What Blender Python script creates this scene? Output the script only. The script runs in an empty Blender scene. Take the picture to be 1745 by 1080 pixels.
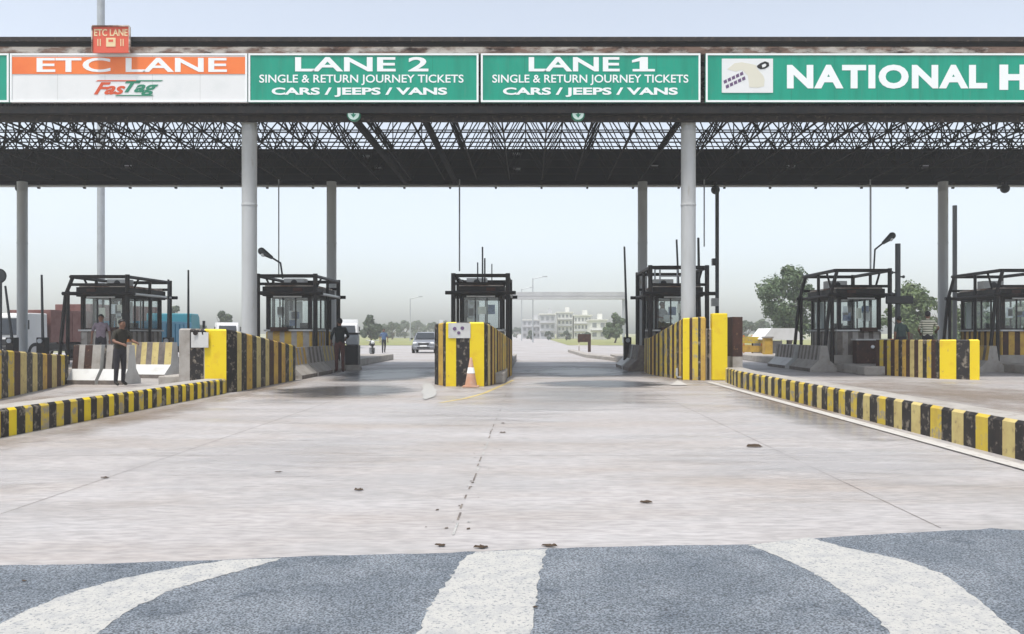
import bpy, bmesh, math, random
from mathutils import Vector, Matrix
R = math.radians
random.seed(7)
S = bpy.context.scene
C = S.collection
# ------------------------------------------------------------------ camera
F, H, VX, HY = 1400.0, 1.4, 903.0, 568.0           # focal length in photo pixels, eye height, vanishing point
cam = bpy.data.cameras.new('camera'); co = bpy.data.objects.new('camera', cam); C.objects.link(co)
cam.sensor_width = 36; cam.lens = 36 * F / 1745
cam.shift_x = -(VX - 872.5) / 1745; cam.shift_y = (HY - 540) / 1745
cam.clip_start = .1; cam.clip_end = 5000
co.location = (0, 0, H); co.rotation_euler = (R(90), 0, 0)
S.camera = co
# ------------------------------------------------------------------ sky, sun, exposure
SUN_EL, SUN_AZ = R(72), R(215)                      # azimuth measured from +Y clockwise
w = bpy.data.worlds.new('World'); S.world = w; w.use_nodes = True
nt = w.node_tree; nt.nodes.clear()
sky = nt.nodes.new('ShaderNodeTexSky'); sky.sky_type = 'NISHITA'; sky.sun_disc = False
sky.sun_elevation = SUN_EL; sky.sun_rotation = SUN_AZ; sky.dust_density = 2.2; sky.air_density = 1.0; sky.ozone_density = 1.0
hsv = nt.nodes.new('ShaderNodeHueSaturation'); hsv.inputs['Saturation'].default_value = .40; hsv.inputs['Value'].default_value = 1.0
bg = nt.nodes.new('ShaderNodeBackground'); bg.inputs['Strength'].default_value = .107
out = nt.nodes.new('ShaderNodeOutputWorld')
tint = nt.nodes.new('ShaderNodeMix'); tint.data_type = 'RGBA'; tint.blend_type = 'MULTIPLY'; tint.inputs[0].default_value = 1; tint.inputs[7].default_value = (.965, 1, 1.05, 1)
nt.links.new(sky.outputs[0], hsv.inputs['Color']); nt.links.new(hsv.outputs[0], tint.inputs[6]); nt.links.new(tint.outputs[2], bg.inputs[0]); nt.links.new(bg.outputs[0], out.inputs[0])
sl = bpy.data.lights.new('sun', 'SUN'); so = bpy.data.objects.new('sun', sl); C.objects.link(so)
sl.energy = 1.95; sl.angle = R(7); sl.color = (1, .965, .9)
dirv = Vector((math.sin(SUN_AZ) * math.cos(SUN_EL), math.cos(SUN_AZ) * math.cos(SUN_EL), math.sin(SUN_EL)))
so.rotation_euler = dirv.to_track_quat('Z', 'Y').to_euler(); so.location = (0, -20, 60)
S.view_settings.view_transform = 'Standard'; S.view_settings.look = 'None'; S.view_settings.gamma = 1
S.cycles.volume_bounces = 6; S.cycles.transparent_max_bounces = 48
S.view_settings.exposure = 1.06

# ------------------------------------------------------------------ pixel -> world
def gp(px, py, z=0.0):
    d = (H - z) * F / (py - HY); return ((px - VX) * d / F, d, z)
def X(px, d): return (px - VX) * d / F
def Z(py, d): return H - (py - HY) * d / F

# ------------------------------------------------------------------ materials
def mat(name, col, rough=.7, metal=0, col2=None, scale=3.0, fac=(.4, .65), stretch=(1, 1, 1), bump=0, bscale=30, col3=None, s3=1.0, f3=(.55, .7), spec=.4, fine=0, fr=(.3, .7, .55, 1.45), rvar=None):
    m = bpy.data.materials.new(name); m.use_nodes = True; n = m.node_tree.nodes; l = m.node_tree.links
    b = n['Principled BSDF']; b.inputs['Roughness'].default_value = rough; b.inputs['Metallic'].default_value = metal
    b.inputs['Specular IOR Level'].default_value = spec
    b.inputs['Base Color'].default_value = (*col, 1)
    tc = n.new('ShaderNodeTexCoord'); mp = n.new('ShaderNodeMapping'); mp.inputs['Scale'].default_value = stretch
    l.new(tc.outputs['Object'], mp.inputs[0])
    def noise(sc, det=5):
        t = n.new('ShaderNodeTexNoise'); t.inputs['Scale'].default_value = sc; t.inputs['Detail'].default_value = det; t.inputs['Roughness'].default_value = .62
        l.new(mp.outputs[0], t.inputs['Vector']); return t
    cur = None
    def mixc(a, colb, t, f):
        r = n.new('ShaderNodeMapRange'); r.inputs['From Min'].default_value = f[0]; r.inputs['From Max'].default_value = f[1]
        l.new(t.outputs['Fac'], r.inputs['Value'])
        x = n.new('ShaderNodeMix'); x.data_type = 'RGBA'; l.new(r.outputs[0], x.inputs[0])
        if a is None: x.inputs[6].default_value = (*col, 1)
        else: l.new(a, x.inputs[6])
        x.inputs[7].default_value = (*colb, 1); return x.outputs[2]
    if col2: cur = mixc(cur, col2, noise(scale), fac)
    if col3: cur = mixc(cur, col3, noise(s3, 6), f3)
    if fine:
        t = noise(fine, 2); x = n.new('ShaderNodeMix'); x.data_type = 'RGBA'; x.blend_type = 'MULTIPLY'; x.inputs[0].default_value = 1
        r = n.new('ShaderNodeMapRange'); r.inputs['From Min'].default_value = fr[0]; r.inputs['From Max'].default_value = fr[1]; r.inputs['To Min'].default_value = fr[2]; r.inputs['To Max'].default_value = fr[3]
        l.new(t.outputs['Fac'], r.inputs['Value'])
        if cur is None: x.inputs[6].default_value = (*col, 1)
        else: l.new(cur, x.inputs[6])
        l.new(r.outputs[0], x.inputs[7]); cur = x.outputs[2]
    if cur is not None: l.new(cur, b.inputs['Base Color'])
    if rvar:
        t = noise(scale * .8, 4); q = n.new('ShaderNodeMapRange'); q.inputs['From Min'].default_value = .38; q.inputs['From Max'].default_value = .62; q.inputs['To Min'].default_value = rvar[0]; q.inputs['To Max'].default_value = rvar[1]
        l.new(t.outputs['Fac'], q.inputs['Value']); l.new(q.outputs[0], b.inputs['Roughness'])
    if bump:
        t = noise(bscale); bp = n.new('ShaderNodeBump'); bp.inputs['Strength'].default_value = bump; bp.inputs['Distance'].default_value = .02
        l.new(t.outputs['Fac'], bp.inputs['Height']); l.new(bp.outputs[0], b.inputs['Normal'])
    return m
M = {}
M['concrete'] = mat('concrete_paving', (.328, .305, .294), .5, col2=(.368, .350, .345), scale=1.1, fac=(.4, .68), stretch=(.4, 1.25, 1), col3=(.285, .240, .205), s3=.30, f3=(.49, .72), bump=.1, bscale=18, fine=14, fr=(.35, .65, .86, 1.14), rvar=(.36, .8))
M['asphalt'] = mat('asphalt', (.122, .140, .162), .8, col2=(.172, .190, .212), scale=1.6, fac=(.42, .62), col3=(.085, .10, .12), s3=3.5, f3=(.55, .7), bump=.9, bscale=60, fine=85, fr=(.40, .60, .45, 1.6))
M['ground'] = mat('dusty_ground', (.30, .27, .20), .95, col2=(.17, .20, .09), scale=.06, fac=(.42, .6))
M['mark'] = mat('road_paint', (.41, .40, .375), .75, col2=(.33, .33, .325), scale=9, fac=(.45, .65), col3=(.20, .21, .22), s3=55, f3=(.55, .62), bump=.4, bscale=70)
M['line_paint'] = mat('white_line_paint', (.46, .44, .41), .75, col2=(.42, .40, .38), scale=3, fac=(.5, .7), col3=(.30, .27, .24), s3=9, f3=(.58, .66))
M['yellow'] = mat('yellow_paint', (.57, .42, .04), .65, col2=(.45, .30, .06), scale=3.5, fac=(.45, .75), col3=(.30, .26, .19), s3=6, f3=(.52, .61), bump=.2, bscale=20)
M['yellow_fresh'] = mat('bright_yellow_paint', (.74, .55, .008), .5, col2=(.66, .42, .015), scale=2.5, fac=(.5, .75), col3=(.45, .28, .08), s3=6, f3=(.64, .74))
M['yellow_worn'] = mat('worn_yellow_paint', (.56, .36, .06), .75, col2=(.42, .25, .06), scale=3, fac=(.4, .65), col3=(.18, .10, .06), s3=7, f3=(.58, .7), bump=.2, bscale=20)
M['yellow_pale'] = mat('pale_yellow_paint', (.55, .45, .18), .75, col2=(.44, .33, .13), scale=4, fac=(.4, .7), col3=(.26, .19, .10), s3=8, f3=(.58, .7), bump=.2, bscale=20)
M['black'] = mat('black_paint', (.012, .010, .010), .6, col2=(.03, .022, .018), scale=4, fac=(.45, .75), col3=(.20, .17, .13), s3=7, f3=(.54, .64))
M['brown'] = mat('rusty_brown_paint', (.055, .022, .014), .75, col2=(.03, .013, .01), scale=4, fac=(.4, .65), col3=(.22, .12, .06), s3=8, f3=(.6, .75))
M['orange'] = mat('orange_paint', (.70, .22, .03), .6, col2=(.5, .16, .04), scale=5, fac=(.45, .75))
M['pale_conc'] = mat('pale_concrete', (.36, .335, .305), .85, col2=(.26, .235, .205), scale=3, fac=(.4, .7), col3=(.2, .17, .14), s3=6, f3=(.6, .75), bump=.2, bscale=20)
M['dark_conc'] = mat('grey_stripe_paint', (.12, .10, .09), .85, col2=(.22, .19, .16), scale=4, fac=(.4, .7))
M['green'] = mat('sign_green', (.0, .31, .20), .42, col2=(.0, .26, .165), scale=1.2, fac=(.42, .68), stretch=(2.5, 1, .35), col3=(.03, .27, .18), s3=3, f3=(.55, .75))
M['seam_green'] = mat('green_seam', (.0, .19, .12), .5)
M['white'] = mat('white_sheet', (.76, .76, .75), .45, col2=(.70, .71, .70), scale=1.2, fac=(.5, .75))
M['letter'] = mat('white_letter', (.85, .86, .85), .4)
M['sign_orange'] = mat('sign_orange', (.86, .205, .045), .45, col2=(.80, .17, .04), scale=.8, fac=(.45, .65))
M['red'] = mat('red_sign', (.72, .11, .06), .5, col2=(.62, .10, .05), scale=2, fac=(.45, .7))
M['pale_yellow_letter'] = mat('pale_yellow_letter', (.80, .62, .36), .5)
M['logo_red'] = mat('logo_red', (.62, .09, .03), .5)
M['logo_green'] = mat('logo_green', (.02, .21, .12), .5)
M['beige'] = mat('beige_print', (.68, .65, .54), .5)
M['purple'] = mat('purple_print', (.13, .075, .16), .5)
M['frame_dark'] = mat('dark_steel', (.011, .010, .010), .55, .2, col2=(.04, .026, .018), scale=5, fac=(.5, .75))
M['rust'] = mat('rusty_steel', (.30, .19, .14), .8, 0, col2=(.06, .036, .028), scale=1.6, fac=(.45, .65), stretch=(1, 1, 3), col3=(.70, .62, .54), s3=1.2, f3=(.46, .60))
M['band_brown'] = mat('brown_band', (.030, .022, .018), .8, col2=(.012, .010, .010), scale=5, fac=(.42, .6), col3=(.09, .07, .055), s3=9, f3=(.58, .68))
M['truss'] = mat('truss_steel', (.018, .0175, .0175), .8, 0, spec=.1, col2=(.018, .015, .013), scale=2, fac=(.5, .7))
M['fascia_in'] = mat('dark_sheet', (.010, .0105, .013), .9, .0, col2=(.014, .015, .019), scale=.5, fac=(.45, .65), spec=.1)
M['roof_sheet'] = mat('roof_sheet', (.07, .06, .055), .6, .2, col2=(.10, .08, .07), scale=.8, fac=(.45, .65))
M['column'] = mat('grey_column_paint', (.47, .48, .48), .5, .0, col2=(.38, .38, .37), scale=1.2, fac=(.45, .7), stretch=(1, 1, .25), col3=(.28, .25, .2), s3=3, f3=(.62, .75))
M['galv'] = mat('galvanised_steel', (.42, .44, .46), .5, .4, col2=(.36, .37, .38), scale=2, fac=(.45, .7))
M['pole_dark'] = mat('dark_pole', (.06, .065, .07), .5, .3)
M['chrome'] = mat('pale_pipe', (.62, .62, .6), .4, .2)
M['booth_white'] = mat('booth_panel', (.55, .55, .53), .6, col2=(.42, .41, .39), scale=2, fac=(.45, .7))
M['tyre'] = mat('tyre_rubber', (.02, .02, .02), .9)
M['rim'] = mat('wheel_rim', (.4, .4, .42), .35, .7)
M['car_silver'] = mat('silver_paint', (.27, .28, .30), .3, .5)
M['car_glass'] = mat('dark_glass', (.02, .025, .03), .08, spec=.6)
M['lamp_glass'] = mat('headlight_glass', (.75, .77, .78), .15)
M['plastic'] = mat('black_plastic', (.025, .025, .027), .5)
M['truck_blue'] = mat('truck_blue', (.05, .28, .45), .5, col2=(.04, .24, .40), scale=2, fac=(.45, .7))
M['truck_teal'] = mat('truck_teal', (.07, .30, .36), .5)
M['truck_maroon'] = mat('truck_maroon', (.19, .09, .08), .6, col2=(.14, .05, .04), scale=2, fac=(.45, .7))
M['truck_white'] = mat('truck_white', (.72, .72, .71), .5, col2=(.6, .6, .58), scale=1.5, fac=(.5, .75))
M['building'] = mat('pale_render', (.66, .65, .60), .85, col2=(.54, .54, .50), scale=.3, fac=(.45, .7))
M['building_grey'] = mat('grey_render', (.45, .45, .46), .85, col2=(.36, .36, .37), scale=.3, fac=(.45, .7))
M['window_dark'] = mat('window_pale', (.20, .21, .22), .2)
M['bark'] = mat('bark', (.12, .085, .06), .9, col2=(.07, .05, .035), scale=5)
M['grass'] = mat('verge_grass', (.17, .20, .06), .95, col2=(.26, .23, .10), scale=.4, fac=(.4, .65))
M['leaf_dry'] = mat('dry_leaf', (.06, .04, .025), .9)
def softmat(name, col, rough, st, lo, hi, mx):
    m = bpy.data.materials.new(name); m.use_nodes = True; n = m.node_tree.nodes; l = m.node_tree.links; b = n['Principled BSDF']
    b.inputs['Base Color'].default_value = (*col, 1); b.inputs['Roughness'].default_value = rough
    tc = n.new('ShaderNodeTexCoord'); v1 = n.new('ShaderNodeVectorMath'); v1.operation = 'SUBTRACT'; v1.inputs[1].default_value = (.5, .5, 0); l.new(tc.outputs['Generated'], v1.inputs[0])
    v2 = n.new('ShaderNodeMapping'); v2.inputs['Scale'].default_value = (2, 2, 0); l.new(v1.outputs[0], v2.inputs[0])
    gr = n.new('ShaderNodeTexGradient'); gr.gradient_type = 'SPHERICAL'; l.new(v2.outputs[0], gr.inputs[0])
    mp = n.new('ShaderNodeMapping'); mp.inputs['Scale'].default_value = st; l.new(tc.outputs['Object'], mp.inputs[0])
    t = n.new('ShaderNodeTexNoise'); t.inputs['Scale'].default_value = 1; t.inputs['Detail'].default_value = 6; t.inputs['Roughness'].default_value = .65; l.new(mp.outputs[0], t.inputs['Vector'])
    ad = n.new('ShaderNodeMath'); ad.operation = 'MULTIPLY_ADD'; ad.inputs[1].default_value = .55; l.new(gr.outputs['Fac'], ad.inputs[0]); l.new(t.outputs['Fac'], ad.inputs[2])
    q = n.new('ShaderNodeMapRange'); q.inputs['From Min'].default_value = lo; q.inputs['From Max'].default_value = hi; q.inputs['To Max'].default_value = mx; l.new(ad.outputs[0], q.inputs['Value'])
    e = n.new('ShaderNodeMapRange'); e.inputs['From Max'].default_value = .25; l.new(gr.outputs['Fac'], e.inputs['Value']); mu = n.new('ShaderNodeMath'); mu.operation = 'MULTIPLY'; l.new(q.outputs[0], mu.inputs[0]); l.new(e.outputs[0], mu.inputs[1])
    tr = n.new('ShaderNodeBsdfTransparent'); mx_ = n.new('ShaderNodeMixShader'); l.new(mu.outputs[0], mx_.inputs[0]); l.new(tr.outputs[0], mx_.inputs[1]); l.new(b.outputs[0], mx_.inputs[2]); l.new(mx_.outputs[0], n['Material Output'].inputs[0]); return m
M['stain_shade'] = softmat('stain_shade_patch', (.035, .036, .04), .3, (.5, 1.6, 1), .54, .80, .9)  # wet tyre marks and painted canopy shade share this dark colour
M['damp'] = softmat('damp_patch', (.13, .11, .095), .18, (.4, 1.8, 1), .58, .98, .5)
M['dirt'] = softmat('brown_dirt', (.19, .135, .085), .8, (1.2, .9, 1), .6, 1.0, .5)
M['dust'] = softmat('pale_dust', (.42, .41, .41), .8, (.5, 1.7, 1), .70, 1.0, .45)
M['skin'] = mat('skin', (.19, .095, .06), .6)
M['hair'] = mat('black_hair', (.012, .011, .011), .6)
M['eye'] = mat('eye', (.03, .02, .02), .3)
M['seat_fabric'] = mat('dark_seat', (.03, .03, .035), .8)
M['cone_orange'] = mat('cone_orange', (.45, .23, .14), .6, col2=(.45, .3, .22), scale=6)
M['lens'] = mat('signal_lens', (.66, .80, .72), .3)
for nm, c in (('shirt_black', (.010, .014, .015)), ('shirt_white', (.72, .73, .76)), ('trousers_dark', (.03, .028, .035)), ('trousers_brown', (.085, .035, .03)), ('shirt_olive', (.028, .025, .017)), ('shirt_green', (.045, .07, .065)), ('shirt_pink', (.20, .16, .19)), ('shirt_blue', (.1, .16, .28)), ('shoe', (.02, .018, .016))):
    M[nm] = mat(nm, c, .85, col2=tuple(v * .7 for v in c), scale=9)
m = mat('striped_shirt', (.60, .57, .46), .85); M['shirt_striped'] = m
n = m.node_tree.nodes; l = m.node_tree.links; tc = n.new('ShaderNodeTexCoord'); wv = n.new('ShaderNodeTexWave'); wv.bands_direction = 'Z'; wv.inputs['Scale'].default_value = 4.2; wv.inputs['Distortion'].default_value = 1.2
cr = n.new('ShaderNodeValToRGB'); cr.color_ramp.elements[0].position = .45; cr.color_ramp.elements[0].color = (.62, .59, .47, 1); cr.color_ramp.elements[1].position = .6; cr.color_ramp.elements[1].color = (.17, .17, .12, 1)
l.new(tc.outputs['Object'], wv.inputs['Vector']); l.new(wv.outputs['Fac'], cr.inputs[0]); l.new(cr.outputs[0], n['Principled BSDF'].inputs['Base Color'])
# window glass: mostly clear with a reflection and a little dust
m = bpy.data.materials.new('window_glass'); m.use_nodes = True; n = m.node_tree.nodes; l = m.node_tree.links; n.clear()
o_ = n.new('ShaderNodeOutputMaterial'); tr = n.new('ShaderNodeBsdfTransparent'); tr.inputs[0].default_value = (.93, .96, .96, 1)
gl = n.new('ShaderNodeBsdfGlossy'); gl.inputs['Roughness'].default_value = .05; df = n.new('ShaderNodeBsdfDiffuse'); df.inputs[0].default_value = (.62, .66, .66, 1)
a1 = n.new('ShaderNodeMixShader'); a1.inputs[0].default_value = .04; a2 = n.new('ShaderNodeMixShader'); a2.inputs[0].default_value = .07
l.new(tr.outputs[0], a1.inputs[1]); l.new(df.outputs[0], a1.inputs[2]); l.new(a1.outputs[0], a2.inputs[1]); l.new(gl.outputs[0], a2.inputs[2]); l.new(a2.outputs[0], o_.inputs[0])
M['glass'] = m
def leafmat(name, c1, c2, c3):
    m = bpy.data.materials.new(name); m.use_nodes = True; n = m.node_tree.nodes; l = m.node_tree.links; b = n['Principled BSDF']
    g = n.new('ShaderNodeNewGeometry'); r = n.new('ShaderNodeValToRGB'); e = r.color_ramp.elements
    e[0].position = 0; e[0].color = (*c1, 1); e[1].position = 1; e[1].color = (*c3, 1); x = e.new(.5); x.color = (*c2, 1)
    l.new(g.outputs['Random Per Island'], r.inputs[0]); l.new(r.outputs[0], b.inputs['Base Color']); b.inputs['Roughness'].default_value = .7
    t = n.new('ShaderNodeBsdfTranslucent'); t.inputs[0].default_value = (c2[0] * 1.3, c2[1] * 1.4, c2[2], 1)
    mx = n.new('ShaderNodeMixShader'); mx.inputs[0].default_value = .22; l.new(b.outputs[0], mx.inputs[1]); l.new(t.outputs[0], mx.inputs[2]); l.new(mx.outputs[0], n['Material Output'].inputs[0])
    return m
M['leaf'] = leafmat('leaves', (.035, .065, .025), (.065, .105, .045), (.12, .165, .07))
M['leaf_light'] = leafmat('light_leaves', (.05, .085, .03), (.09, .13, .05), (.15, .20, .07))
M['leaf_dark'] = leafmat('dark_leaves', (.03, .05, .028), (.05, .08, .045), (.09, .12, .06))

# ------------------------------------------------------------------ mesh builder
class MB:
    def __init__(s): s.v = []; s.f = []; s.m = []; s.mats = []
    def mi(s, k):
        if k not in s.mats: s.mats.append(k)
        return s.mats.index(k)
    def face(s, pts, k):
        i = len(s.v); s.v += [tuple(p) for p in pts]; s.f.append(tuple(range(i, i + len(pts)))); s.m.append(s.mi(k))
    def poly(s, vs, fs, k):
        i = len(s.v); s.v += [tuple(p) for p in vs]; q = s.mi(k)
        for f in fs: s.f.append(tuple(a + i for a in f)); s.m.append(q)
    def box(s, c, d, k, rz=0, top=None):
        """centre of the base, dims (x, y, z)"""
        hx, hy = d[0] / 2, d[1] / 2; tx, ty = (hx, hy) if top is None else (hx * top, hy * top)
        cs, sn = math.cos(rz), math.sin(rz)
        P = [(-hx, -hy, 0), (hx, -hy, 0), (hx, hy, 0), (-hx, hy, 0), (-tx, -ty, d[2]), (tx, -ty, d[2]), (tx, ty, d[2]), (-tx, ty, d[2])]
        P = [(c[0] + x * cs - y * sn, c[1] + x * sn + y * cs, c[2] + z) for x, y, z in P]
        s.poly(P, [(0, 3, 2, 1), (4, 5, 6, 7), (0, 1, 5, 4), (1, 2, 6, 5), (2, 3, 7, 6), (3, 0, 4, 7)], k)
    def tube(s, a, b, r, k, n=6, r2=None, cap=True):
        a, b = Vector(a), Vector(b); d = (b - a)
        if d.length < 1e-6: return
        d.normalize(); u = d.orthogonal().normalized(); w_ = d.cross(u); r2 = r if r2 is None else r2
        vs = [];
        for c, rr in ((a, r), (b, r2)):
            for i in range(n):
                t = 2 * math.pi * i / n; vs.append(c + u * (math.cos(t) * rr) + w_ * (math.sin(t) * rr))
        fs = [(i, (i + 1) % n, n + (i + 1) % n, n + i) for i in range(n)]
        if cap: fs += [tuple(range(n - 1, -1, -1)), tuple(range(n, 2 * n))]
        s.poly(vs, fs, k)
    def path(s, pts, r, k, n=6):
        for a, b in zip(pts, pts[1:]): s.tube(a, b, r, k, n)
        for p in pts[1:-1]: s.ball(p, r, k, 6, 4)
    def lathe(s, c, prof, k, n=16, axis='Z'):
        vs = []; fs = []
        for (r, z) in prof:
            for i in range(n):
                t = 2 * math.pi * i / n; p = (r * math.cos(t), r * math.sin(t), z)
                if axis == 'Y': p = (p[0], p[2], p[1])
                if axis == 'X': p = (p[2], p[0], p[1])
                vs.append((c[0] + p[0], c[1] + p[1], c[2] + p[2]))
        for j in range(len(prof) - 1):
            for i in range(n): fs.append((j * n + i, j * n + (i + 1) % n, (j + 1) * n + (i + 1) % n, (j + 1) * n + i))
        fs += [tuple(range(n - 1, -1, -1)), tuple(range((len(prof) - 1) * n, len(prof) * n))]
        s.poly(vs, fs, k)
    def ball(s, c, r, k, n=10, m=7, sc=(1, 1, 1)):
        vs = []; fs = []
        for j in range(m + 1):
            t = math.pi * j / m
            for i in range(n):
                p = 2 * math.pi * i / n; vs.append((c[0] + r * sc[0] * math.sin(t) * math.cos(p), c[1] + r * sc[1] * math.sin(t) * math.sin(p), c[2] + r * sc[2] * math.cos(t)))
        for j in range(m):
            for i in range(n): fs.append((j * n + i, (j + 1) * n + i, (j + 1) * n + (i + 1) % n, j * n + (i + 1) % n))
        s.poly(vs, fs, k)
    def prism(s, pts, y0, y1, k, plane='XZ'):
        """closed outline extruded between y0 and y1"""
        f = (lambda p, y: (p[0], y, p[1])) if plane == 'XZ' else ((lambda p, y: (y, p[0], p[1])) if plane == 'YZ' else (lambda p, y: (p[0], p[1], y)))
        n = len(pts); vs = [f(p, y0) for p in pts] + [f(p, y1) for p in pts]
        s.poly(vs, [tuple(range(n)), tuple(range(2 * n - 1, n - 1, -1))] + [(i, n + i, n + (i + 1) % n, (i + 1) % n) for i in range(n)], k)
    def wall(s, pts, tops, th, stripes, cap, z0=0.0, inner=None, tops_in=None):
        """wall along a polyline; stripes = [(length, material), ...] run along the outer (right-hand) face"""
        n = len(pts); P = [Vector((p[0], p[1])) for p in pts]; off = []
        for i in range(n):
            ns = []
            for a, b in ((i - 1, i), (i, i + 1)):
                if a >= 0 and b < n:
                    d = (P[b] - P[a]).normalized(); ns.append(Vector((-d.y, d.x)))
            v = sum(ns, Vector((0, 0))); v.normalize(); v = v * th / max(.35, v.dot(ns[0])); off.append(P[i] + v)
        si, left = 0, stripes[0][0]
        for i in range(n - 1):
            L = (P[i + 1] - P[i]).length; u = 0.0
            while u < L - 1e-5:
                st = min(left, L - u); a, b = u / L, (u + st) / L
                p, q = P[i].lerp(P[i + 1], a), P[i].lerp(P[i + 1], b); pi, qi = off[i].lerp(off[i + 1], a), off[i].lerp(off[i + 1], b)
                za, zb = tops[i] + (tops[i + 1] - tops[i]) * a, tops[i] + (tops[i + 1] - tops[i]) * b
                k = stripes[si][1]; c = .035; pm, qm = p.lerp(pi, c / th), q.lerp(qi, c / th)
                s.face([(p.x, p.y, z0), (q.x, q.y, z0), (q.x, q.y, zb - c), (p.x, p.y, za - c)], k)
                s.face([(p.x, p.y, za - c), (q.x, q.y, zb - c), (qm.x, qm.y, zb), (pm.x, pm.y, za)], k)
                s.face([(pm.x, pm.y, za), (qm.x, qm.y, zb), (qi.x, qi.y, zb), (pi.x, pi.y, za)], cap if cap else k)
                s.face([(qi.x, qi.y, z0), (pi.x, pi.y, z0), (pi.x, pi.y, za), (qi.x, qi.y, zb)], inner or k)
                u += st; left -= st
                if left < 1e-5: si = (si + 1) % len(stripes); left = stripes[si][0]
        for i, fl in ((0, 0), (n - 1, 1)):
            q = [(P[i].x, P[i].y, z0), (off[i].x, off[i].y, z0), (off[i].x, off[i].y, tops[i]), (P[i].x, P[i].y, tops[i])]
            s.face(q[::-1] if not fl else q, stripes[0][1])
    def build(s, name, parent=None, smooth=False, loc=None, bevel=0):
        me = bpy.data.meshes.new(name); me.from_pydata(s.v, [], s.f)
        for k in s.mats: me.materials.append(M[k])
        me.polygons.foreach_set('material_index', s.m)
        if smooth: me.polygons.foreach_set('use_smooth', [True] * len(me.polygons))
        bm = bmesh.new(); bm.from_mesh(me); bmesh.ops.remove_doubles(bm, verts=bm.verts, dist=1e-5)
        if not name.startswith(('crown', 'foliage')): bmesh.ops.recalc_face_normals(bm, faces=bm.faces)
        bm.to_mesh(me); bm.free()
        if smooth:
            me.set_sharp_from_angle(angle=R(40))
        o = bpy.data.objects.new(name, me); C.objects.link(o)
        if parent: o.parent = parent
        if loc: o.location = loc
        if bevel:
            bv = o.modifiers.new('bevel', 'BEVEL'); bv.width = bevel; bv.segments = 2; bv.limit_method = 'ANGLE'
        return o
def tag(o, label=None, cat=None, group=None, kind=None):
    if label: o['label'] = label
    if cat: o['category'] = cat
    if group: o['group'] = group
    if kind: o['kind'] = kind
    return o
def T(name, label, cat, loc=(0, 0, 0), rz=0, group=None):
    o = bpy.data.objects.new(name, None); o.empty_display_size = .3; C.objects.link(o); o.location = loc; o.rotation_euler = (0, 0, rz)
    return tag(o, label, cat, group)
def quick(name, parent, fn, smooth=False, bevel=0):
    b = MB(); fn(b); return b.build(name, parent, smooth, bevel=bevel)
def dup(root, loc, rz, label, sc=None):
    def cp(o, p):
        c = o.copy(); C.objects.link(c)
        if p: c.parent = p
        for ch in o.children: cp(ch, c)
        return c
    c = cp(root, None); c.location = loc; c.rotation_euler = (0, 0, rz); c['label'] = label
    if sc: c.scale = (sc, sc, sc) if not isinstance(sc, tuple) else sc
    return c

# ------------------------------------------------------------------ ground, road, markings
def sheet(name, polys, z, k, kind='structure'):
    b = MB()
    for p in polys: b.face([(q[0], q[1], z) for q in p], k)
    o = b.build(name); tag(o, kind=kind); return o
sheet('ground', [[(-1500, -300, 0), (1500, -300, 0), (1500, 2500, 0), (-1500, 2500, 0)]], -.02, 'ground')
edge = [gp(*p) for p in ((0, 964), (180, 961), (400, 954), (560, 947), (740, 943), (930, 935), (1130, 930), (1280, 928), (1390, 917), (1550, 908), (1690, 901), (1745, 904))]
edge = [(-34, 4.4, 0)] + edge + [(34, 6.4, 0)]
def ragged(pts, step, j, seed=1):
    rr_ = random.Random(seed); o = [pts[0]]
    for p, q in zip(pts, pts[1:]):
        L = math.dist(p, q); k_ = max(1, int(L / step))
        for i in range(1, k_ + 1): o.append((p[0] + (q[0] - p[0]) * i / k_ + rr_.gauss(0, j) * (i < k_), p[1] + (q[1] - p[1]) * i / k_ + rr_.gauss(0, j), 0))
    return o
edge = ragged(edge[:1], 1, 0) + ragged(edge[1:-1], .10, .007) + edge[-1:]
b = MB()
for p, q in zip(edge, edge[1:]):
    b.face([(p[0], p[1] - .08, 0), (q[0], q[1] - .08, 0), (q[0], 95, 0), (p[0], 95, 0)], 'concrete')
tag(b.build('concrete_road'), 'pale concrete toll plaza road', kind='structure')
b = MB()
for p, q in zip(edge, edge[1:]):
    b.face([(p[0], -14, .003), (q[0], -14, .003), (q[0], q[1], .003), (p[0], p[1], .003)], 'asphalt')
tag(b.build('asphalt_road'), kind='structure')
sheet('highway', [[(-13, 94.9, 0), (8, 94.9, 0), (4, 900, 0), (-34, 900, 0)]], -.004, 'concrete')
def curve(P, n_):
    P = [Vector(gp(*p)) for p in P]; L = [0]
    for p, q in zip(P, P[1:]): L.append(L[-1] + (q - p).length)
    o = []; rr_ = random.Random(int(P[0].x * 1000))
    for i in range(n_ + 1):
        t = L[-1] * i / n_; k_ = min(len(P) - 2, max(j for j in range(len(P)) if L[j] <= t + 1e-9)); u = (t - L[k_]) / max(1e-9, L[k_ + 1] - L[k_])
        p0, p1, p2, p3 = P[max(0, k_ - 1)], P[k_], P[k_ + 1], P[min(len(P) - 1, k_ + 2)]
        v = .5 * ((2 * p1) + (p2 - p0) * u + (2 * p0 - 5 * p1 + 4 * p2 - p3) * u * u + (3 * p1 - p0 - 3 * p2 + p3) * u ** 3)
        o.append((v.x + rr_.gauss(0, .006), v.y + rr_.gauss(0, .006), 0))
    return o
def band(a, c):
    A_, B_ = curve(a, 60), curve(c, 60); return [[A_[i], A_[i + 1], B_[i + 1], B_[i]] for i in range(60)]
LA = [(395, 955), (330, 964), (210, 987), (120, 1012), (50, 1040), (0, 1064), (-120, 1135)]
LB = [(480, 953), (400, 976), (310, 1001), (250, 1026), (205, 1051), (165, 1082), (110, 1140)]
CA = [(812, 941), (785, 957), (768, 985), (748, 1010), (725, 1045), (712, 1080), (695, 1140)]
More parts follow.
